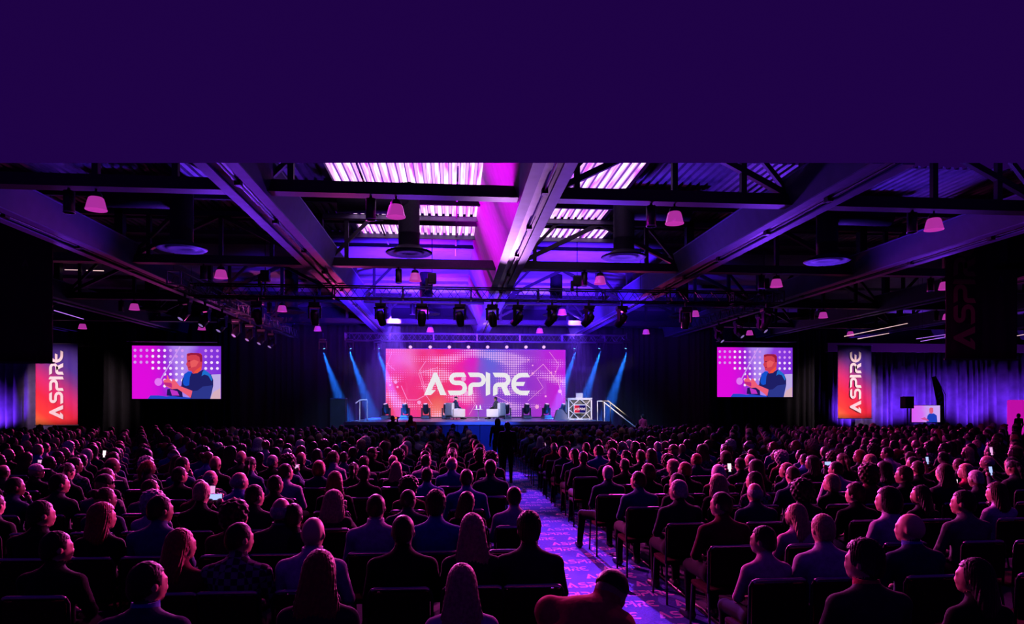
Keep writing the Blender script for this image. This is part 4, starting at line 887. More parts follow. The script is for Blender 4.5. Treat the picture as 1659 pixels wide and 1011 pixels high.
def head_prims(F, T, face=True, lean=None):
    F.T = T
    F.ell((0, -.006, .122), (.077, .098, .099), 0, .02); F.ell((0, .035, .07), (.058, .064, .07), 0, .03); F.ell((0, .078, .022), (.026, .024, .022), 0, .025)
    F.ell((0, -.05, .09), (.06, .05, .06), 0, .03)
    if face:
        F.cap((-.036, .083, .128), (.036, .083, .128), .012, .012, 0, .015); F.cap((0, .094, .114), (0, .108, .083), .007, .0115, 0, .012)
        F.ell((.02, .088, .075), (.02, .02, .018), 0, .02); F.ell((-.02, .088, .075), (.02, .02, .018), 0, .02)
        F.cap((-.017, .1, .05), (.017, .1, .05), .0075, .0075, 0, .008); F.cap((-.014, .098, .039), (.014, .098, .039), .0075, .0075, 0, .008)
        for s_ in (-1, 1):
            F.ell((s_ * .032, .107, .108), (.017, .016, .012), 0, .01, True); F.ell((s_ * .032, .087, .107), (.0135, .0135, .0115), 0, .004)
            F.ell((s_ * .078, -.008, .092), (.0095, .018, .029), 0, .007)
    F.T = None
def head_T(yaw, pitch, pivot=HEADP, tilt=0):
    return Matrix.Translation(pivot) @ Matrix.Rotation(yaw, 4, 'Z') @ Matrix.Rotation(pitch, 4, 'X') @ Matrix.Rotation(tilt, 4, 'Y')
def sitting(build='m', yaw=0, pitch=0, arms='lap', h=.0105, lod=False, short_sleeve=False):
    sw = .195 if build == 'm' else .168; g = 1.0 if build == 'm' else .9
    F = Field((-.46, -.26, .47 if lod else 0), (.42, .40 if lod else .76, 1.40), h)
    F.ell((0, .0, .565), (.185, .15, .125), 2); F.ell((0, -.035, .72), (.158 * g, .115 * g, .17), 1, .05); F.ell((0, -.045, .9), (.178 * g, .122 * g, .165), 1, .05)
    F.cap((0, -.035, 1.02), (-sw + .015, -.04, .965), .068 * g, .062 * g, 1, .04); F.cap((0, -.035, 1.02), (sw - .015, -.04, .965), .068 * g, .062 * g, 1, .04); F.cap((0, -.035, 1.0), (0, -.015, 1.065), .09 * g, .058, 1, .05)
    F.cap((0, -.018, 1.05), (0, .008, 1.15), .057 * g, .056 * g, 0, .02)
    fore = 0 if short_sleeve else 1; ex = []
    for s_ in (-1, 1):
        sh = (s_ * (sw - .005), -.035, .962)
        if arms in ('lap', 'legout'): el = (s_ * (sw + .05), .03, .735); wr = (s_ * .1, .27, .655); pf = (-s_ * .5, .8, -.15)
        elif arms == 'cross': el = (s_ * (sw + .045), .08, .74); wr = (-s_ * .07, .2, .78 + .03 * s_); pf = (-s_ * 1, .1, .1)
        elif arms == 'phone': el = (s_ * (sw + .06), .16, .82); wr = (s_ * .055, .38, 1.02); pf = (-s_ * .1, .35, 1)
        elif arms == 'raised': el = (s_ * (sw + .07), .2, .98); wr = (s_ * .06, .36, 1.3); pf = (-s_ * .1, .2, 1)
        elif arms == 'chin':
            if s_ > 0: el = (sw + .02, .16, .78); wr = (.07, .17, 1.0); pf = (-.3, -.2, 1)
            else: el = (-(sw + .04), .05, .74); wr = (.02, .22, .72); pf = (1, .1, 0)
        el = np.array(el); wr = np.array(wr); pf = Vector(pf).normalized()
        F.cap(sh, el, .058 * g, .047 * g, 1, .035); F.cap(el, wr, .046 * g, .031 * g, fore, .015)
        pm = wr + np.array(pf) * .055; F.ell(pm, (.036, .036, .036), 0, .02)
        if not lod:
            out = Vector((-s_, 0, 0)) if abs(pf.x) < .7 else Vector((0, 0, 1))
            out = (out - pf * out.dot(pf)).normalized(); ex.append(fingers(pm, pf, out))
        if not lod:
            kx, ky, fx, fy = (s_ * .12, .46, s_ * .125, .44) if not (arms == 'legout' and s_ < 0) else (-.33, .36, -.36, .40)
            F.cap((s_ * .095, .02, .555), (kx, ky, .54), .092 * g, .066 * g, 2, .04); F.cap((kx, ky, .53), (fx, fy, .1), .062 * g, .045 * g, 2, .03)
            F.cap((fx, fy - .02, .055), (fx + s_ * .015, fy + .16, .04), .048, .036, 3, .02)
        else: F.cap((s_ * .095, .02, .555), (s_ * .12, .36, .545), .092 * g, .07 * g, 2, .04)
    head_prims(F, head_T(yaw, pitch), not lod)
    V, Q, L = F.done(); extra = None
    if ex:
        o = 0; vs_ = []; qs = []
        for v, q in ex: vs_.append(v); qs.append(q + o); o += len(v)
        extra = (np.concatenate(vs_), np.concatenate(qs), np.zeros(sum(len(q) for q in qs), np.int8))
    return V, Q, L, extra
def standing(arms='down', h=.012):
    F = Field((-.45, -.35, 0), (.45, .55, 1.8), h); up = .42
    F.ell((0, 0, .95), (.17, .12, .12), 2); F.ell((0, -.01, 1.12), (.15, .105, .16), 1, .05); F.ell((0, -.02, 1.31), (.17, .115, .16), 1, .05)
    F.cap((-.16, -.02, 1.42), (.16, -.02, 1.42), .065, .065, 1, .05); F.cap((0, -.02, 1.42), (0, -.01, 1.5), .1, .06, 1, .04); F.cap((0, -.01, 1.48), (0, .008, 1.57), .055, .054, 0, .02)
    ex = []
    for s_ in (-1, 1):
        F.cap((s_ * .09, 0, .92), (s_ * .1, .02, .5), .092, .062, 2, .03); F.cap((s_ * .1, .02, .5), (s_ * .1, -.02, .09), .058, .043, 2, .03); F.cap((s_ * .1, -.03, .055), (s_ * .12, .15, .04), .046, .036, 3, .02)
        el, wr, pf = ((s_ * .25, -.02, 1.14), (s_ * .24, .09, .9), Vector((0, .3, -1))) if arms == 'down' else ((s_ * .27, .12, 1.2), (s_ * .08, .3, 1.5), Vector((0, .3, 1)))
        F.cap((s_ * .19, -.02, 1.41), el, .055, .045, 1, .035); F.cap(el, wr, .044, .03, 1, .015); pf.normalize(); pm = np.array(wr) + np.array(pf) * .055
        F.ell(pm, (.036,) * 3, 0, .02); out = Vector((-s_, 0, 0)); ex.append(fingers(pm, pf, out))
    head_prims(F, head_T(0, 0, Vector((0, 0, 1.52)))); V, Q, L = F.done()
    o = 0; vs_ = []; qs = []
    for v, q in ex: vs_.append(v); qs.append(q + o); o += len(v)
    return V, Q, L, (np.concatenate(vs_), np.concatenate(qs), np.zeros(sum(len(q) for q in qs), np.int8))
def leaning(h=.0105):
    """seated and bent forward to one side, hood bunched behind the neck"""
    F = Field((-.45, -.3, 0), (.62, .95, 1.35), h)
    F.ell((0, .0, .565), (.19, .16, .13), 2); F.ell((.05, .06, .72), (.18, .16, .18), 1, .06); F.ell((.12, .13, .87), (.2, .17, .16), 1, .06)
    F.cap((-.06, .14, .96), (.3, .24, .9), .09, .085, 1, .06); F.cap((.14, .16, .95), (.2, .26, .99), .11, .085, 1, .05); F.cap((.18, .25, .97), (.22, .32, .99), .06, .057, 0, .02)
    F.ell((.12, .13, 1.0), (.13, .08, .055), 1, .04)
    ex = []
    for s_, el, wr in ((-1, (-.14, .3, .72), (.02, .5, .6)), (1, (.36, .36, .66), (.26, .58, .56))):
        F.cap((.12 + s_ * .2, .18, .93 - s_ * .03), el, .065, .055, 1, .035); F.cap(el, wr, .052, .036, 1, .015); pm = np.array(wr) + np.array((0, .045, -.03)); F.ell(pm, (.036,) * 3, 0, .02)
        ex.append(fingers(pm, (0, .8, -.5), (-s_, 0, 0)))
        F.cap((s_ * .1, .02, .555), (s_ * .13, .47, .54), .095, .068, 2, .04); F.cap((s_ * .13, .47, .53), (s_ * .13, .42, .1), .064, .046, 2, .03); F.cap((s_ * .13, .4, .055), (s_ * .15, .58, .04), .048, .036, 3, .02)
    head_prims(F, head_T(-.35, -.45, Vector((.21, .29, .955)))); V, Q, L = F.done()
    o = 0; vs_ = []; qs = []
    for v, q in ex: vs_.append(v); qs.append(q + o); o += len(v)
    return V, Q, L, (np.concatenate(vs_), np.concatenate(qs), np.zeros(sum(len(q) for q in qs), np.int8))

# hair, caps and scarves, in head coordinates (pivot at the top of the neck)
def hair(kind, h=.0075):
    F = Field((-.2, -.24, -.32), (.2, .2, .32), h); X = F.ax[0][:, None, None]; Y = F.ax[1][None, :, None]; Z = F.ax[2][None, None, :]
    th = np.arctan2(X, Y + .0 * Z); cutface = np.maximum(.038 - Y, Z - .172); low = None; st = .0035
    if kind == 'short': F.ell((0, -.01, .132), (.083, .102, .1), 0); F.ell((0, -.045, .07), (.068, .06, .07), 0, .03); cutf = cutface; low = .012 + .6 * (Y + .1)
    elif kind == 'thick': F.ell((0, -.008, .142), (.09, .11, .106), 0); F.ell((0, -.047, .07), (.071, .064, .072), 0, .03); cutf = np.maximum(.045 - Y, Z - .178); low = .008 + .6 * (Y + .1); st = .007
    elif kind == 'buzz': F.ell((0, -.007, .126), (.0805, .1005, .1), 0); F.ell((0, -.046, .075), (.064, .057, .066), 0, .03); cutf = np.maximum(.045 - Y, Z - .165); low = .022 + .55 * (Y + .1); st = .001
    elif kind == 'fringe': F.ell((0, -.012, .11), (.086, .102, .075), 0); F.ell((0, .0, .21), (.068, .085, .075), 0, .01, True); F.ell((0, -.05, .08), (.066, .055, .06), 0, .03); cutf = np.maximum(.03 - Y, Z - .3); low = .035 + .5 * (Y + .1)
    elif kind == 'long':
        F.ell((0, -.012, .13), (.083, .102, .103), 0); F.ell((0, -.048, .03), (.086, .064, .14), 0, .05); F.ell((0, -.078, -.1), (.122, .05, .15), 0, .05); cutf = np.maximum(.036 - Y, Z - .17); st = .0045
    elif kind == 'wavy':
        F.ell((0, -.012, .132), (.1, .11, .108), 0); F.ell((0, -.04, .0), (.125, .075, .15), 0, .06); F.ell((0, -.06, -.09), (.12, .06, .1), 0, .05); cutf = np.maximum(.036 - Y, Z - .17); st = .006
    elif kind == 'bob': F.ell((0, -.012, .132), (.096, .11, .107), 0); F.ell((0, -.035, .05), (.105, .085, .09), 0, .05); cutf = np.maximum(.036 - Y, Z - .17); low = -.03
    elif kind == 'bun': F.ell((0, -.01, .13), (.083, .102, .1), 0); F.ell((0, -.115, .165), (.045, .042, .045), 0, .02); cutf = cutface; low = .045
    elif kind == 'ponytail': F.ell((0, -.01, .13), (.083, .102, .1), 0); F.cap((0, -.1, .15), (0, -.135, .06), .032, .036, 0, .03); F.cap((0, -.135, .06), (0, -.12, -.1), .036, .016, 0, .03); cutf = cutface; low = -.14
    elif kind == 'curly': F.ell((0, -.022, .14), (.128, .128, .122), 0); F.ell((0, -.04, .06), (.12, .1, .1), 0, .05); cutf = np.maximum(.05 - Y, Z - .175); low = -.02; st = .012
    elif kind == 'scarf': F.ell((0, -.006, .12), (.1, .116, .12), 0); F.ell((0, -.02, .0), (.11, .1, .12), 0, .06); F.ell((0, -.03, -.075), (.16, .12, .06), 0, .06); cutf = np.maximum(np.maximum(.06 - Y, np.sqrt(X ** 2 + (Z - .1) ** 2) - .078), -1); st = .003
    elif kind == 'cap': F.ell((0, -.008, .135), (.088, .107, .1), 0); F.ell((0, .115, .145), (.07, .085, .009), 0, .01); cutf = np.maximum(.05 - Y, Z - .142); low = .118 - .25 * (Y + .02); st = 0
    elif kind == 'hat': F.ell((0, -.008, .14), (.09, .108, .1), 0); F.ell((0, -.005, .15), (.15, .17, .012), 0, .02); cutf = np.maximum(.05 - Y, Z - .14); low = .13; st = 0
    if kind == 'curly': F.F += st * np.sin(75 * X + 2) * np.sin(75 * Y + 1) * np.sin(75 * Z)
    elif st: F.F += st * np.sin(34 * th + 7 * np.sin(9 * Z)) * .6
    if kind not in ('cap', 'hat'): F.F = np.maximum(F.F, -cutf)
    elif kind == 'cap': F.F = np.where(Y < .06, np.maximum(F.F, -cutf), F.F)
    if low is not None: F.F = np.maximum(F.F, (low - Z) + 0 * X) if kind != 'cap' else np.where(Y < .06, np.maximum(F.F, low - Z + 0 * X), F.F)
    return F.done()
HAIRS = {}
for k_ in ('short', 'thick', 'buzz', 'fringe', 'long', 'wavy', 'bob', 'bun', 'ponytail', 'curly', 'scarf', 'cap', 'hat'):
    V, Q, L = hair(k_); HAIRS[k_] = np_mesh('hair', V, Q, L * 0, 1)
BODY = {}
YW = {'l': R(34), 'c': 0.0, 'r': R(-34)}
for b_ in 'mf':
    for y_ in 'lcr':
        V, Q, L, ex = sitting(b_, YW[y_], R(-4), 'lap'); BODY[b_ + y_ + 'lap'] = (np_mesh('person_body', V, Q, L, 4, ex), YW[y_], R(-4))
for key, args in (('mccross', ('m', 0, R(-3), 'cross')), ('frchin', ('f', YW['r'], R(-6), 'chin')), ('mlchin', ('m', YW['l'], R(-6), 'chin')), ('mcphone', ('m', 0, R(-14), 'phone')), ('fcphone', ('f', 0, R(-14), 'phone')), ('mraised', ('m', 0, R(8), 'raised')), ('mlegout', ('m', 0, R(-3), 'legout'))):
    V, Q, L, ex = sitting(*args); BODY[key] = (np_mesh('person_body', V, Q, L, 4, ex), args[1], args[2])
# collar and chair and phone shared meshes
def collar_mesh():
    mb = MB(); n = 18; vs_ = []; fs = []
    for r_, z, dy in ((.074, 1.045, -.02), (.078, 1.055, -.02), (.072, 1.112, -.006), (.064, 1.113, -.004), (.063, 1.06, -.01)):
        for k in range(n):
            a = R(26) + (2 * PI - R(52)) * k / (n - 1); vs_.append((r_ * math.sin(a), dy + r_ * math.cos(a), z))
    for i in range(4):
        for k in range(n - 1): fs.append((i * n + k, i * n + k + 1, (i + 1) * n + k + 1, (i + 1) * n + k))
    return mb.add(vs_, fs).mesh('collar', mat('collar_tmp', (.5, .5, .5)), True)
COLLAR = collar_mesh()
# ------------------------------------------------------------------ audience materials
TOP = {'black': (.01, .01, .013), 'charcoal': (.03, .03, .036), 'navy': (.015, .025, .07), 'lavender': (.42, .36, .52), 'blue': (.06, .12, .42), 'maroon': (.12, .012, .03), 'grey': (.12, .115, .13), 'white': (.6, .56, .6), 'red': (.4, .015, .07), 'pink': (.62, .32, .5), 'denim': (.06, .09, .2)}
MT = {k: mat('top_' + k, c, .85, noise=.18, nscale=25, spec=.06, bump=.15, sheen=.07) for k, c in TOP.items()}
m = mat('top_plaid', (.12, .05, .1), .85, spec=.05); nt = m.node_tree; tc = nt.nodes.new('ShaderNodeTexCoord'); ck = nt.nodes.new('ShaderNodeTexChecker'); ck.inputs['Scale'].default_value = 22
ck.inputs['Color1'].default_value = (.25, .16, .26, 1); ck.inputs['Color2'].default_value = (.04, .02, .05, 1); nt.links.new(tc.outputs['Object'], ck.inputs['Vector']); nt.links.new(ck.outputs['Color'], nt.nodes['Principled BSDF'].inputs['Base Color']); MT['plaid'] = m
MS = [mat('skin_tone', c, .5, noise=.06, nscale=12) for c in ((.62, .36, .27), (.5, .27, .19), (.3, .15, .095), (.14, .065, .04))]
MH_ = {k: mat('hair_' + k, c, .5, noise=.35, nscale=40, spec=.16 if max(c) < .1 else .3, sheen=.05 if max(c) < .1 else .4, bump=.25) for k, c in {'black': (.008, .007, .008), 'brown': (.045, .022, .014), 'blond': (.42, .27, .15), 'grey': (.35, .33, .34), 'red': (.2, .035, .02), 'cream': (.6, .5, .55), 'dark red': (.25, .01, .02)}.items()}
MP = [mat('trousers', c, .85, spec=.06) for c in ((.01, .01, .014), (.02, .03, .06), (.05, .05, .06), (.36, .38, .46))]; MSH = mat('shoe', (.01, .01, .01), .4)
PEOPLE = []
def person(key, x, y, rz, s, hk, hc, top, label, skin=1, pants=0, z=0, collar=None, group='seated audience', mesh=None, pivot=HEADP):
    me, yw, pt_ = mesh if mesh else BODY[key]
    o = bpy.data.objects.new('person', me); COL.objects.link(o); o.location = (x, y, z); o.rotation_euler = (0, 0, rz); o.scale = (s,) * 3
    for sl, m_ in zip(o.material_slots, (MS[skin], MT[top], MP[pants], MSH)): sl.link = 'OBJECT'; sl.material = m_
    tag(o, label, 'person', group)
    if hk:
        hname = {'cap': 'cap', 'hat': 'hat', 'scarf': 'headscarf'}.get(hk, 'hair')
        c = inst(hname, HAIRS[hk], o, pivot, (pt_, 0, yw)); c.rotation_mode = 'XYZ'; c.material_slots[0].link = 'OBJECT'; c.material_slots[0].material = MH_[hc]
    if collar:
        c = inst('collar', COLLAR, o); c.material_slots[0].link = 'OBJECT'; c.material_slots[0].material = MT[collar]
    return o
# ------------------------------------------------------------------ chairs
ch_seat = MB().rbox((-.225, -.2, .42), (.225, .24, .475), .025).mesh('seat', M['fabric'], False)
ch_pad = MB().rbox((-.21, -.25, .53), (.21, -.21, .86), .016).mesh('backrest', M['fabric'])
ch_rl = MB().tube([(-.225, -.215, .45), (-.225, -.235, .84), (-.205, -.237, .875)], .0125, 6).mesh('back_post', M['rail'], True)
ch_rr = MB().tube([(.205, -.237, .875), (.225, -.235, .84), (.225, -.215, .45)], .0125, 6).mesh('back_post', M['rail'], True)
ch_top = MB().tube([(-.205, -.237, .875), (-.18, -.237, .885), (.18, -.237, .885), (.205, -.237, .875)], .014, 8).mesh('top_rail', M['chrome'], True)
lg = {}
for sx in (-1, 1):
    for sy, a, b in ((1, (sx * .215, .21, .43), (sx * .225, .24, .0)), (-1, (sx * .215, -.2, .45), (sx * .23, -.27, .0))): lg[(sx, sy)] = MB().tube([a, b], .012, 6).mesh('leg', M['steel'])
mb = MB()
def absorb(mb, me, mi):
    mb.add([v.co[:] for v in me.vertices], [tuple(p.vertices) for p in me.polygons], mi)
for me_, mi in ((ch_seat, 0), (ch_pad, 0), (ch_rl, 2), (ch_rr, 2), (ch_top, 1), (lg[(1, 1)], 2), (lg[(1, -1)], 2), (lg[(-1, 1)], 2), (lg[(-1, -1)], 2)): absorb(mb, me_, mi)
ch_one = mb.mesh('chair', [M['fabric'], M['chrome'], M['rail']])
def chair(x, y, rz, label, detail):
    if detail:
        r = empty('chair', (x, y, 0), rz); inst('seat', ch_seat, r); inst('backrest', ch_pad, r); inst('back_post', ch_rl, r); inst('back_post', ch_rr, r); inst('top_rail', ch_top, r)
        for k in lg: inst('leg', lg[k], r)
    else: r = inst('chair', ch_one, None, (x, y, 0), (0, 0, rz))
    tag(r, label, 'chair', 'rows of banquet chairs'); return r
ORD = 'zeroth first second third fourth fifth sixth seventh eighth ninth tenth eleventh twelfth thirteenth fourteenth fifteenth sixteenth seventeenth eighteenth nineteenth twentieth twenty-first twenty-second twenty-third twenty-fourth twenty-fifth twenty-sixth twenty-seventh twenty-eighth twenty-ninth thirtieth'.split()
ORD += ['thirty-' + w for w in ORD[1:10]] + ['fortieth'] + ['forty-' + w for w in ORD[1:10]]
# ------------------------------------------------------------------ the audience one can pick out, set by where they sit
NEAR = [
 (237, 912, 'mrlap', 'short', 'black', 'navy', 1, None, 'short-haired man with a blue collar turned to the stage, nearest row', 'blue'),
 (518, 893, 'fclap', 'long', 'red', 'charcoal', 0, None, 'woman with long reddish hair in a speckled dark top, nearest row', None),
 (748, 915, 'fclap', 'long', 'blond', 'lavender', 0, None, 'woman with long straight blond hair in the nearest row beside the red hoodie', None),
 (1402, 878, 'mllap', 'thick', 'black', 'charcoal', 1, None, 'dark-haired man in profile with an orange lit collar and grey sleeve', 'red'),
 (1580, 906, 'fllap', 'long', 'black', 'black', 1, None, 'dim woman with long dark hair at the near corner by the frame edge', None),
 (90, 862, 'mrlap', 'short', 'black', 'black', 1, None, 'dim man with short hair and dark jacket, second row near the frame edge', None),
 (292, 858, 'frlap', 'long', 'dark red', 'maroon', 1, None, 'woman with long dark red hair and wine top, second row', None),
 (386, 847, 'mrlap', 'buzz', 'black', 'plaid', 1, None, 'man with cropped hair in a plaid shirt, second row', None),
 (507, 838, 'mclap', None, 'black', 'lavender', 0, None, 'bald man in a pale lavender collared shirt, second row', 'lavender'),
 (653, 835, 'mclap', 'buzz', 'black', 'black', 3, None, 'broad man with dark head and black hooded jacket, second row', None),
 (765, 833, 'fclap', 'long', 'blond', 'charcoal', 0, None, 'woman with long blond hair over a dark top, second row', None),
 (857, 832, 'mclap', 'thick', 'black', 'charcoal', 2, None, 'man with thick dark hair in a grey top, second row at the aisle', None),
 (1238, 853, 'fllap', 'short', 'black', 'pink', 1, None, 'person with short dark hair in a pink satin blouse', None),
 (1290, 822, 'fllap', 'long', 'blond', 'pink', 0, None, 'woman with long straight blond hair behind the pink satin blouse', None),
 (1476, 832, 'mllap', None, 'black', 'navy', 0, None, 'bald man with a blue and orange collar seen from behind', 'blue'),
 (455, 807, 'mclap', 'fringe', 'grey', 'charcoal', 1, None, 'balding man in a dark jacket, third row', 'grey'),
 (540, 795, 'fcphone', 'wavy', 'blond', 'charcoal', 0, None, 'woman with wavy fair hair holding up a phone, third row', None),
 (609, 801, 'mclap', 'buzz', 'brown', 'lavender', 1, None, 'man with cropped hair in a lavender shirt, third row', 'lavender'),
 (706, 797, 'mclap', 'thick', 'black', 'blue', 2, None, 'man with thick dark hair in a bright blue shirt, third row', None),
 (757, 808, 'frlap', 'long', 'brown', 'black', 0, None, 'woman with long brown hair between the blue shirt and the aisle man, third row', None),
 (833, 789, 'mclap', 'short', 'black', 'lavender', 2, None, 'man in a mauve shirt at the aisle, third row', None),
 (1100, 778, 'mllap', 'short', 'grey', 'charcoal', 1, None, 'large man in a dark shirt beside the carpet aisle', None),
 (1170, 797, 'mllap', 'buzz', 'black', 'maroon', 1, None, 'man with cropped hair and dark wine sweater two seats from the aisle', None),
 (1386, 785, 'mllap', 'thick', 'brown', 'black', 0, None, 'person with bushy brown hair in a black top', None),
 (1440, 790, 'fllap', 'bob', 'black', 'lavender', 0, None, 'woman with black bob in a pale mauve top', None),
 (1492, 787, 'fllap', 'long', 'black', 'black', 1, None, 'woman with glossy long black hair beside the mauve top', None),
 (1562, 795, 'mllap', 'short', 'black', 'grey', 1, None, 'dim man in a grey shirt in the dark corner rows', None),
 (1616, 783, 'flchin', 'wavy', 'brown', 'lavender', 0, None, 'woman in a violet top with hand raised to her face', None),
 (65, 812, 'mrlap', 'short', 'black', 'black', 1, None, 'dim man in profile in a black top near the frame edge, third row', None),
 (165, 816, 'frlap', 'wavy', 'dark red', 'black', 1, None, 'woman with wavy dark red hair lit pink, third row', None),
 (258, 804, 'mrlap', 'short', 'black', 'denim', 2, None, 'man in a denim shirt with lit shoulder, third row', None),
 (303, 815, 'mrlap', 'curly', 'black', 'maroon', 1, None, 'person with curly black hair and a wine collar, third row', 'maroon'),
 (398, 818, 'mclap', 'short', 'black', 'black', 2, None, 'dark silhouetted person behind the plaid shirt', None),
 (95, 768, 'mrlap', 'short', 'black', 'charcoal', 1, None, 'man with lit face in charcoal, next to the lilac cap', None),
 (58, 752, 'mrlap', 'cap', 'cream', 'black', 1, None, 'person wearing a pale lilac cap', None),
 (290, 757, 'mrlap', 'short', 'black', 'black', 1, None, 'man with smooth dark hair in black, fifth row', None),
 (340, 762, 'mrlap', 'fringe', 'grey', 'navy', 0, None, 'older balding man in a dark suit with lit crown', None),
 (387, 765, 'mrlap', 'fringe', 'grey', 'blue', 0, None, 'older balding man in a blue jacket', 'blue'),
 (445, 770, 'mrlap', 'buzz', 'black', 'black', 2, None, 'man with cropped head in black in front of the balding jacket wearer', None),
 (462, 752, 'mrlap', 'short', 'brown', 'lavender', 0, None, 'man in a lavender shirt with lit shoulder, middle rows', None),
 (543, 764, 'fclap', 'long', 'dark red', 'black', 0, None, 'woman with long red hair, fifth row', None),
 (590, 755, 'mclap', 'short', 'black', 'black', 3, None, 'dark silhouetted man in front of the lavender shirt', None),
 (642, 748, 'fclap', 'long', 'blond', 'black', 0, None, 'woman with blond hair ringed pink by the light, middle rows', None),
 (692, 758, 'mclap', 'short', 'black', 'blue', 2, None, 'man in a wide blue shirt, fifth row', None),
 (756, 760, 'mclap', 'buzz', 'black', 'blue', 2, None, 'person in a dull blue shirt at the row end before the aisle', None),
 (795, 733, 'mclap', 'curly', 'black', 'charcoal', 2, None, 'person with big curly hair next to the aisle', None),
 (985, 755, 'mlegout', 'short', 'grey', 'navy', 1, None, 'man with one leg out in the carpet aisle', None),
 (1050, 752, 'fllap', 'bob', 'brown', 'black', 1, None, 'woman with lit bob hair beside the man with his leg in the aisle', None),
 (1090, 745, 'fllap', 'wavy', 'blond', 'black', 0, None, 'woman with pale wavy hair, middle rows past the aisle', None),
 (945, 732, 'mclap', 'short', 'black', 'charcoal', 1, None, 'slim person at the aisle edge with lit shoulder and arm', None),
 (1012, 743, 'mclap', 'buzz', 'black', 'black', 2, None, 'dark silhouette just beyond the aisle in the middle rows', None),
 (1355, 748, 'mllap', 'short', 'black', 'lavender', 1, None, 'man in a lavender shirt leaning in the middle rows', None),
 (1480, 740, 'mllap', 'short', 'black', 'charcoal', 1, None, 'man in profile with charcoal top among the lit faces', None),
 (1565, 752, 'fllap', 'bob', 'blond', 'red', 0, None, 'woman in a red top with a lit fair bob', None),
 (1600, 738, 'mllap', 'fringe', 'grey', 'black', 0, None, 'man with lit grey hair near the frame edge', None),
 (1530, 732, 'mcphone', 'short', 'black', 'maroon', 1, None, 'person holding a bright phone, wine top', None),
 (1200, 742, 'mcphone', 'short', 'black', 'black', 2, None, 'person filming with a camera above the rows', None),
 (1637, 740, 'mraised', 'short', 'black', 'charcoal', 1, None, 'person holding a phone overhead near the frame edge', None),
]
for l_ in ('l',):
    V, Q, L, ex = sitting('f', YW['l'], R(-8), 'chin'); BODY['flchin'] = (np_mesh('person_body', V, Q, L, 4, ex), YW['l'], R(-8))
ROWS = [3.95 + 1.2 * k for k in range(21)]
FOC = (1.0, 40.0)
def facing(x, y): return -math.atan2(FOC[0] - x, FOC[1] - y) * .55
rnd = random.Random(5); seats = {}
for t in NEAR:
    px, py = t[0], t[1]; dd = (CAMZ - 1.32) * FPX / (py - HOR)
    k = min(range(len(ROWS)), key=lambda i: abs(ROWS[i] / (CT - (px - 829.5) / FPX * ST) - dd))
    p = at(px, py, ROWS[k]); s = max(.93, min(1.09, p.z / 1.323)); x = p.x
    # keep the aisle side
    ok = True
    for u in seats.setdefault(k, []):
        if abs(u[0] - x) < .4: ok = False
    if not ok:
        k2 = k + 1 if dd > ROWS[k] else k - 1
        if all(abs(u[0] - at(px, py, ROWS[k2]).x) >= .4 for u in seats.setdefault(k2, [])): k = k2; p = at(px, py, ROWS[k]); s = max(.93, min(1.09, p.z / 1.323)); x = p.x
        else: x = x + .42
    seats[k].append([x, t, s])
HK_M = ['short', 'short', 'short', 'thick', 'buzz', 'buzz', 'fringe', 'short', 'cap', 'curly', 'short', 'thick', None]; HK_F = ['long', 'long', 'wavy', 'bob', 'bun', 'ponytail', 'curly', 'scarf']
TOPS = ['black', 'black', 'black', 'charcoal', 'charcoal', 'navy', 'grey', 'maroon', 'lavender', 'blue', 'denim', 'black', 'plaid', 'navy']
HW = {None: 'bald', 'short': 'short-haired', 'thick': 'thick-haired', 'buzz': 'crop-haired', 'fringe': 'balding', 'cap': 'capped', 'curly': 'curly-haired', 'long': 'long-haired', 'wavy': 'wavy-haired', 'bob': 'bob-haired', 'bun': 'bun-haired', 'ponytail': 'ponytailed', 'scarf': 'headscarfed'}
def rand_person(x, y):
    f = rnd.random() < .45; b = 'f' if f else 'm'
    side = 'r' if x < .9 else 'l'; ang = abs(facing(x, y))
    yk = rnd.choice([side, side, 'c'] if abs(x - 1.5) > 3 else [side, 'c', 'c', 'c', 'l', 'r'])
    key = b + yk + 'lap'
    q = rnd.random()
    if q < .05: key = 'mccross'
    elif q < .08: key = 'frchin' if side == 'r' else 'mlchin'
    elif q < .115: key = rnd.choice(['mcphone', 'fcphone'])
    hk = rnd.choice(HK_F if f else HK_M); hc = rnd.choice(['black'] * 8 + ['brown'] * 4 + ['blond', 'grey', 'dark red'])
    if hk == 'fringe': hc = rnd.choice(['grey', 'brown'])
    if hk in ('cap', 'scarf'): hc = rnd.choice(['black', 'cream', 'brown'])
    return (0, 0, key, hk, hc, rnd.choice(TOPS), rnd.choice([0, 1, 1, 2, 2, 3, 3]), None, None, None)
allseats = []
for k, Y in enumerate(ROWS):
    L0 = at(-40, 700, Y).x; R0 = at(1700, 700, Y).x; cur = seats.get(k, [])
    xs = [.55 - .53 * i + rnd.uniform(-.02, .02) for i in range(90)] + [2.42 + .53 * i + rnd.uniform(-.02, .02) for i in range(110)]
    for x in xs:
        if x < L0 or x > R0 or x < -27 or x > 39: continue
        if any(abs(u[0] - x) < .43 for u in cur): continue
        if k == 0 and .05 < x < .95: continue
        e = rnd.random() < (.045 if k > 2 else (.45 if k > 0 else .6))
        if x > 2.3 and x < 2.6 and k > 1: e = False
        cur.append([x + rnd.uniform(-.03, .03), None if e else rand_person(x, Y), rnd.uniform(.95, 1.05)])
    for blk in ('left', 'right'):
        B_ = sorted([c for c in cur if (c[0] < 1.4) == (blk == 'left')], key=lambda c: abs(c[0] - 1.4))
        for n_, c in enumerate(B_): allseats.append((Y, k, blk, n_ + 1, c))
persons = [a for a in allseats if a[4][1] is not None]; persons.sort(key=lambda a: a[0])
indiv = persons[:292]; far = persons[292:]; lastY = indiv[-1][0]
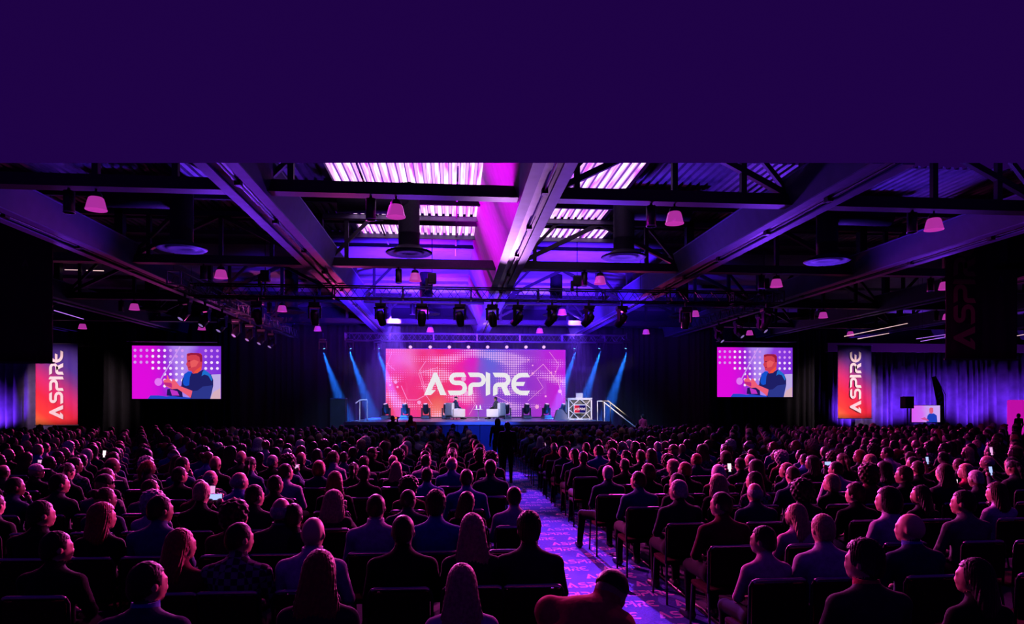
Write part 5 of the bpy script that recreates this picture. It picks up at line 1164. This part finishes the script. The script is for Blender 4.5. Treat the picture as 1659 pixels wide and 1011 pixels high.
def place_words(k, blk, n): return '%s row back, %s seat %s of aisle' % (ORD[k + 1], ORD[min(n, len(ORD) - 1)], blk)
spots_phone = []
for Y, k, blk, n, c in indiv:
    x, t, s = c; hand = t[8]
    lb = hand or '%s person in %s top, %s' % (HW[t[3]], t[5], place_words(k, blk, n))
    rz = facing(x, Y) + rnd.uniform(-.06, .06)
    col_ = t[9] if hand else ('lavender' if t[5] == 'lavender' and rnd.random() < .5 else None)
    person(t[2], x, Y, rz, s, t[3], t[4], t[5], lb, t[6], rnd.choice([0, 0, 1, 2]), collar=col_, z=0)
    if t[2] in ('mcphone', 'fcphone', 'mraised'): spots_phone.append((x, Y, rz, s, t[2], hand, k, blk, n))
for Y, k, blk, n, c in allseats:
    if Y > lastY: continue
    x, t, s = c; rz = facing(x, Y) * .6
    occ = 'empty' if t is None else 'occupied'
    chair(x, Y, rz, '%s wine padded banquet chair, %s' % (occ, place_words(k, blk, n)), Y < 8)
# phones in raised hands
ph_case = MB().rbox((-.037, -.004, -.075), (.037, .005, .075), .003).mesh('phone_case', M['blackp']); ph_scr = MB().add([(-.033, -.0055, -.07), (.033, -.0055, -.07), (.033, -.0055, .07), (-.033, -.0055, .07)], [(0, 1, 2, 3)])
ph_m = [glow('phone_screen', lin(255, 225, 240), 1.6), glow('phone_screen_blue', lin(170, 190, 255), 1.2), glow('phone_screen_pink', lin(240, 170, 230), 1.0)]
ph_s = [ph_scr.mesh('phone_screen', m_) for m_ in ph_m]
for i, (x, Y, rz, s, key, hand, k, blk, n) in enumerate(spots_phone):
    lp = Vector((0, .40, 1.12)) if key != 'mraised' else Vector((0, .37, 1.40))
    P = Matrix.Rotation(rz, 4, 'Z') @ (lp * s); r = empty('phone', (x + P.x, Y + P.y, P.z)); r.rotation_euler = (-.15, PI / 2 if i % 2 else 0, rz)
    tag(r, 'glowing phone held up, ' + place_words(k, blk, n), 'phone', 'phones in the audience'); inst('phone_case', ph_case, r); inst('phone_screen', ph_s[i % 3], r)

# far audience: too many to count singly
lodB = {}
for b_ in 'mf':
    for y_ in 'lcr': lodB[b_ + y_] = sitting(b_, YW[y_], R(-4), 'lap', .021, True)[:3]
lodH = {k_: hair(k_, .0155) for k_ in ('short', 'thick', 'long', 'wavy', 'bob', 'curly', 'bun', 'ponytail', 'buzz', 'fringe')}
pal = MS + [MT[k_] for k_ in ('black', 'charcoal', 'navy', 'grey', 'maroon', 'lavender', 'blue', 'denim', 'plaid')] + [MH_[k_] for k_ in ('black', 'brown', 'blond', 'grey', 'red', 'dark red')] + [MP[0]]
tix = {k_: 4 + i for i, k_ in enumerate(('black', 'charcoal', 'navy', 'grey', 'maroon', 'lavender', 'blue', 'denim', 'plaid'))}; hix = {k_: 13 + i for i, k_ in enumerate(('black', 'brown', 'blond', 'grey', 'red', 'dark red'))}
VV = []; QQ = []; LL = []; off = 0
def push(V, Q, L):
    global off
    VV.append(V); QQ.append(Q + off); LL.append(L); off += len(V)
for Y, k, blk, n, c in far:
    x, t, s = c; key = t[2][0] + (t[2][1] if t[2][1] in 'lcr' else 'c'); key = key if key in lodB else 'mc'
    rz = facing(x, Y) + rnd.uniform(-.15, .15); cr, sr = math.cos(rz), math.sin(rz)
    RM = np.array([[cr, -sr, 0], [sr, cr, 0], [0, 0, 1]]) * s; TR = np.array([x, Y, 0])
    V, Q, L = lodB[key]; lut = np.array([t[6], tix.get(t[5], 4), 19, 19]); push(V @ RM.T + TR, Q, lut[L])
    if t[3]:
        hk = t[3] if t[3] in lodH else 'short'; hc = t[4] if t[4] in hix else 'black'
        V, Q, L = lodH[hk]; ya = YW[key[1]]; ca, sa = math.cos(ya), math.sin(ya); HM = np.array([[ca, -sa, 0], [sa, ca, 0], [0, 0, 1]])
        push((V @ HM.T + np.array(HEADP)) @ RM.T + TR, Q, np.full(len(Q), hix[hc]))
me = np_mesh('audience_crowd', np.concatenate(VV), np.concatenate(QQ), np.concatenate(LL), 0)
for m_ in pal: me.materials.append(m_)
me.polygons.foreach_set('material_index', np.concatenate(LL).astype(np.int32))
tag(inst('audience_crowd', me), 'dense dark audience filling the far rows in front of the stage', 'crowd', kind='stuff')
mb = MB(); base = ([v.co[:] for v in ch_seat.vertices], [tuple(p.vertices) for p in ch_seat.polygons])
for Y, k, blk, n, c in allseats:
    if Y <= lastY: continue
    x = c[0]; mb.box((x - .22, Y - .2, .42), (x + .22, Y + .24, .475), 0); mb.box((x - .21, Y - .25, .53), (x + .21, Y - .21, .86), 0); mb.bar((x - .2, Y - .235, .88), (x + .2, Y - .235, .88), .025, .025, 1)
    for sx in (-.21, .21):
        mb.bar((x + sx, Y - .23, 0), (x + sx, Y - .235, .88), .022, .022, 1); mb.bar((x + sx, Y + .22, 0), (x + sx, Y + .22, .43), .022, .022, 1)
tag(mb.build('chair_rows', [M['fabric'], M['steel']]), 'far rows of banquet chairs hidden among the audience', 'chairs', kind='stuff')

# leaning visitor in a red hoodie and cap at the aisle seat
V, Q, L, ex = leaning(); lm = (np_mesh('person_body', V, Q, L, 4, ex), R(-20), R(-26))
o = person(None, .55, 3.72, -.5, 1.05, 'cap', 'black', 'red', 'person in a red hoodie and cap bent forward at the aisle seat', 2, 1, mesh=lm, pivot=Vector((.21, .29, .955)))
chair(.54, 3.7, -.2, 'wine padded chair under the person in the red hoodie', True)
# standing people
V, Q, L, ex = standing('down'); SD = (np_mesh('person_body', V, Q, L, 4, ex), 0, 0); V, Q, L, ex = standing('cam'); SC = (np_mesh('person_body', V, Q, L, 4, ex), 0, 0); NP_ = Vector((0, 0, 1.52))
for px, Y, mm_, hk, hc, top, rz, lb in ((822, 18.9, SD, 'short', 'black', 'black', 0, 'dark standing person walking down the carpet aisle'), (636, 29.9, SC, 'short', 'black', 'charcoal', -.4, 'photographer with raised camera in front of the stage'), (666, 30.2, SD, 'long', 'brown', 'red', -.3, 'standing person in red top near the photographer'), (1041, 33.5, SD, 'short', 'black', 'red', .5, 'blurred person in red standing beyond the stage steps'), (806, 23.5, SD, 'bob', 'black', 'black', .2, 'standing dark figure farther along the aisle'), (1650, 34, SD, 'short', 'black', 'black', 0, 'dark figure standing against the magenta panel')):
    p = at(px, 690, Y); person(None, p.x, Y, rz, .98, hk, hc, top, lb, 2, 0, mesh=mm_, pivot=NP_, group='standing people')
    if mm_ is SC:
        P = Matrix.Rotation(rz, 4, 'Z') @ Vector((0, .36, 1.6)); r = empty('video_camera', (p.x + P.x, Y + P.y, P.z), rz); tag(r, 'black camera held up by the photographer in front of the stage', 'camera')
        MB().rbox((-.07, -.05, -.05), (.07, .04, .05), .01).build('camera_body', M['blackp'], r); MB().tube([(0, .04, 0), (0, .2, 0)], .045, 12).build('lens', M['blackp'], r)
        MB().add([(-.05, -.053, -.035), (.05, -.053, -.035), (.05, -.053, .035), (-.05, -.053, .035)], [(0, 1, 2, 3)]).build('viewfinder_screen', glow('viewfinder', lin(255, 130, 60)), r)
# the two speakers on stage
person('mclap', CH1.x + .02, CH1.y + .02, -1.05, .91, 'hat', 'black', 'navy', 'speaker in black hat, dark jacket and pale jeans in the cream armchair', 0, 3, z=SZ + .0, group='speakers on stage')
person('mclap', CH2.x, CH2.y, 1.05, .91, 'buzz', 'black', 'charcoal', 'speaker in dark shirt and trousers gesturing in the other cream armchair', 2, 0, z=SZ + .0, group='speakers on stage')

# ------------------------------------------------------------------ theatrical haze around the stage
vm = bpy.data.materials.new('stage_haze'); vm.use_nodes = True; nt = vm.node_tree; nt.nodes.clear(); sc = nt.nodes.new('ShaderNodeVolumeScatter'); sc.inputs['Color'].default_value = (.95, .95, 1, 1); sc.inputs['Density'].default_value = .024; sc.inputs['Anisotropy'].default_value = .2
o_ = nt.nodes.new('ShaderNodeOutputMaterial'); nt.links.new(sc.outputs[0], o_.inputs['Volume'])
hz = MB().box((-11.5, 36.6, .03), (14.5, 42.2, 6.4)).build('haze', vm); tag(hz, 'thin theatrical haze hanging over the stage', 'haze', kind='stuff')
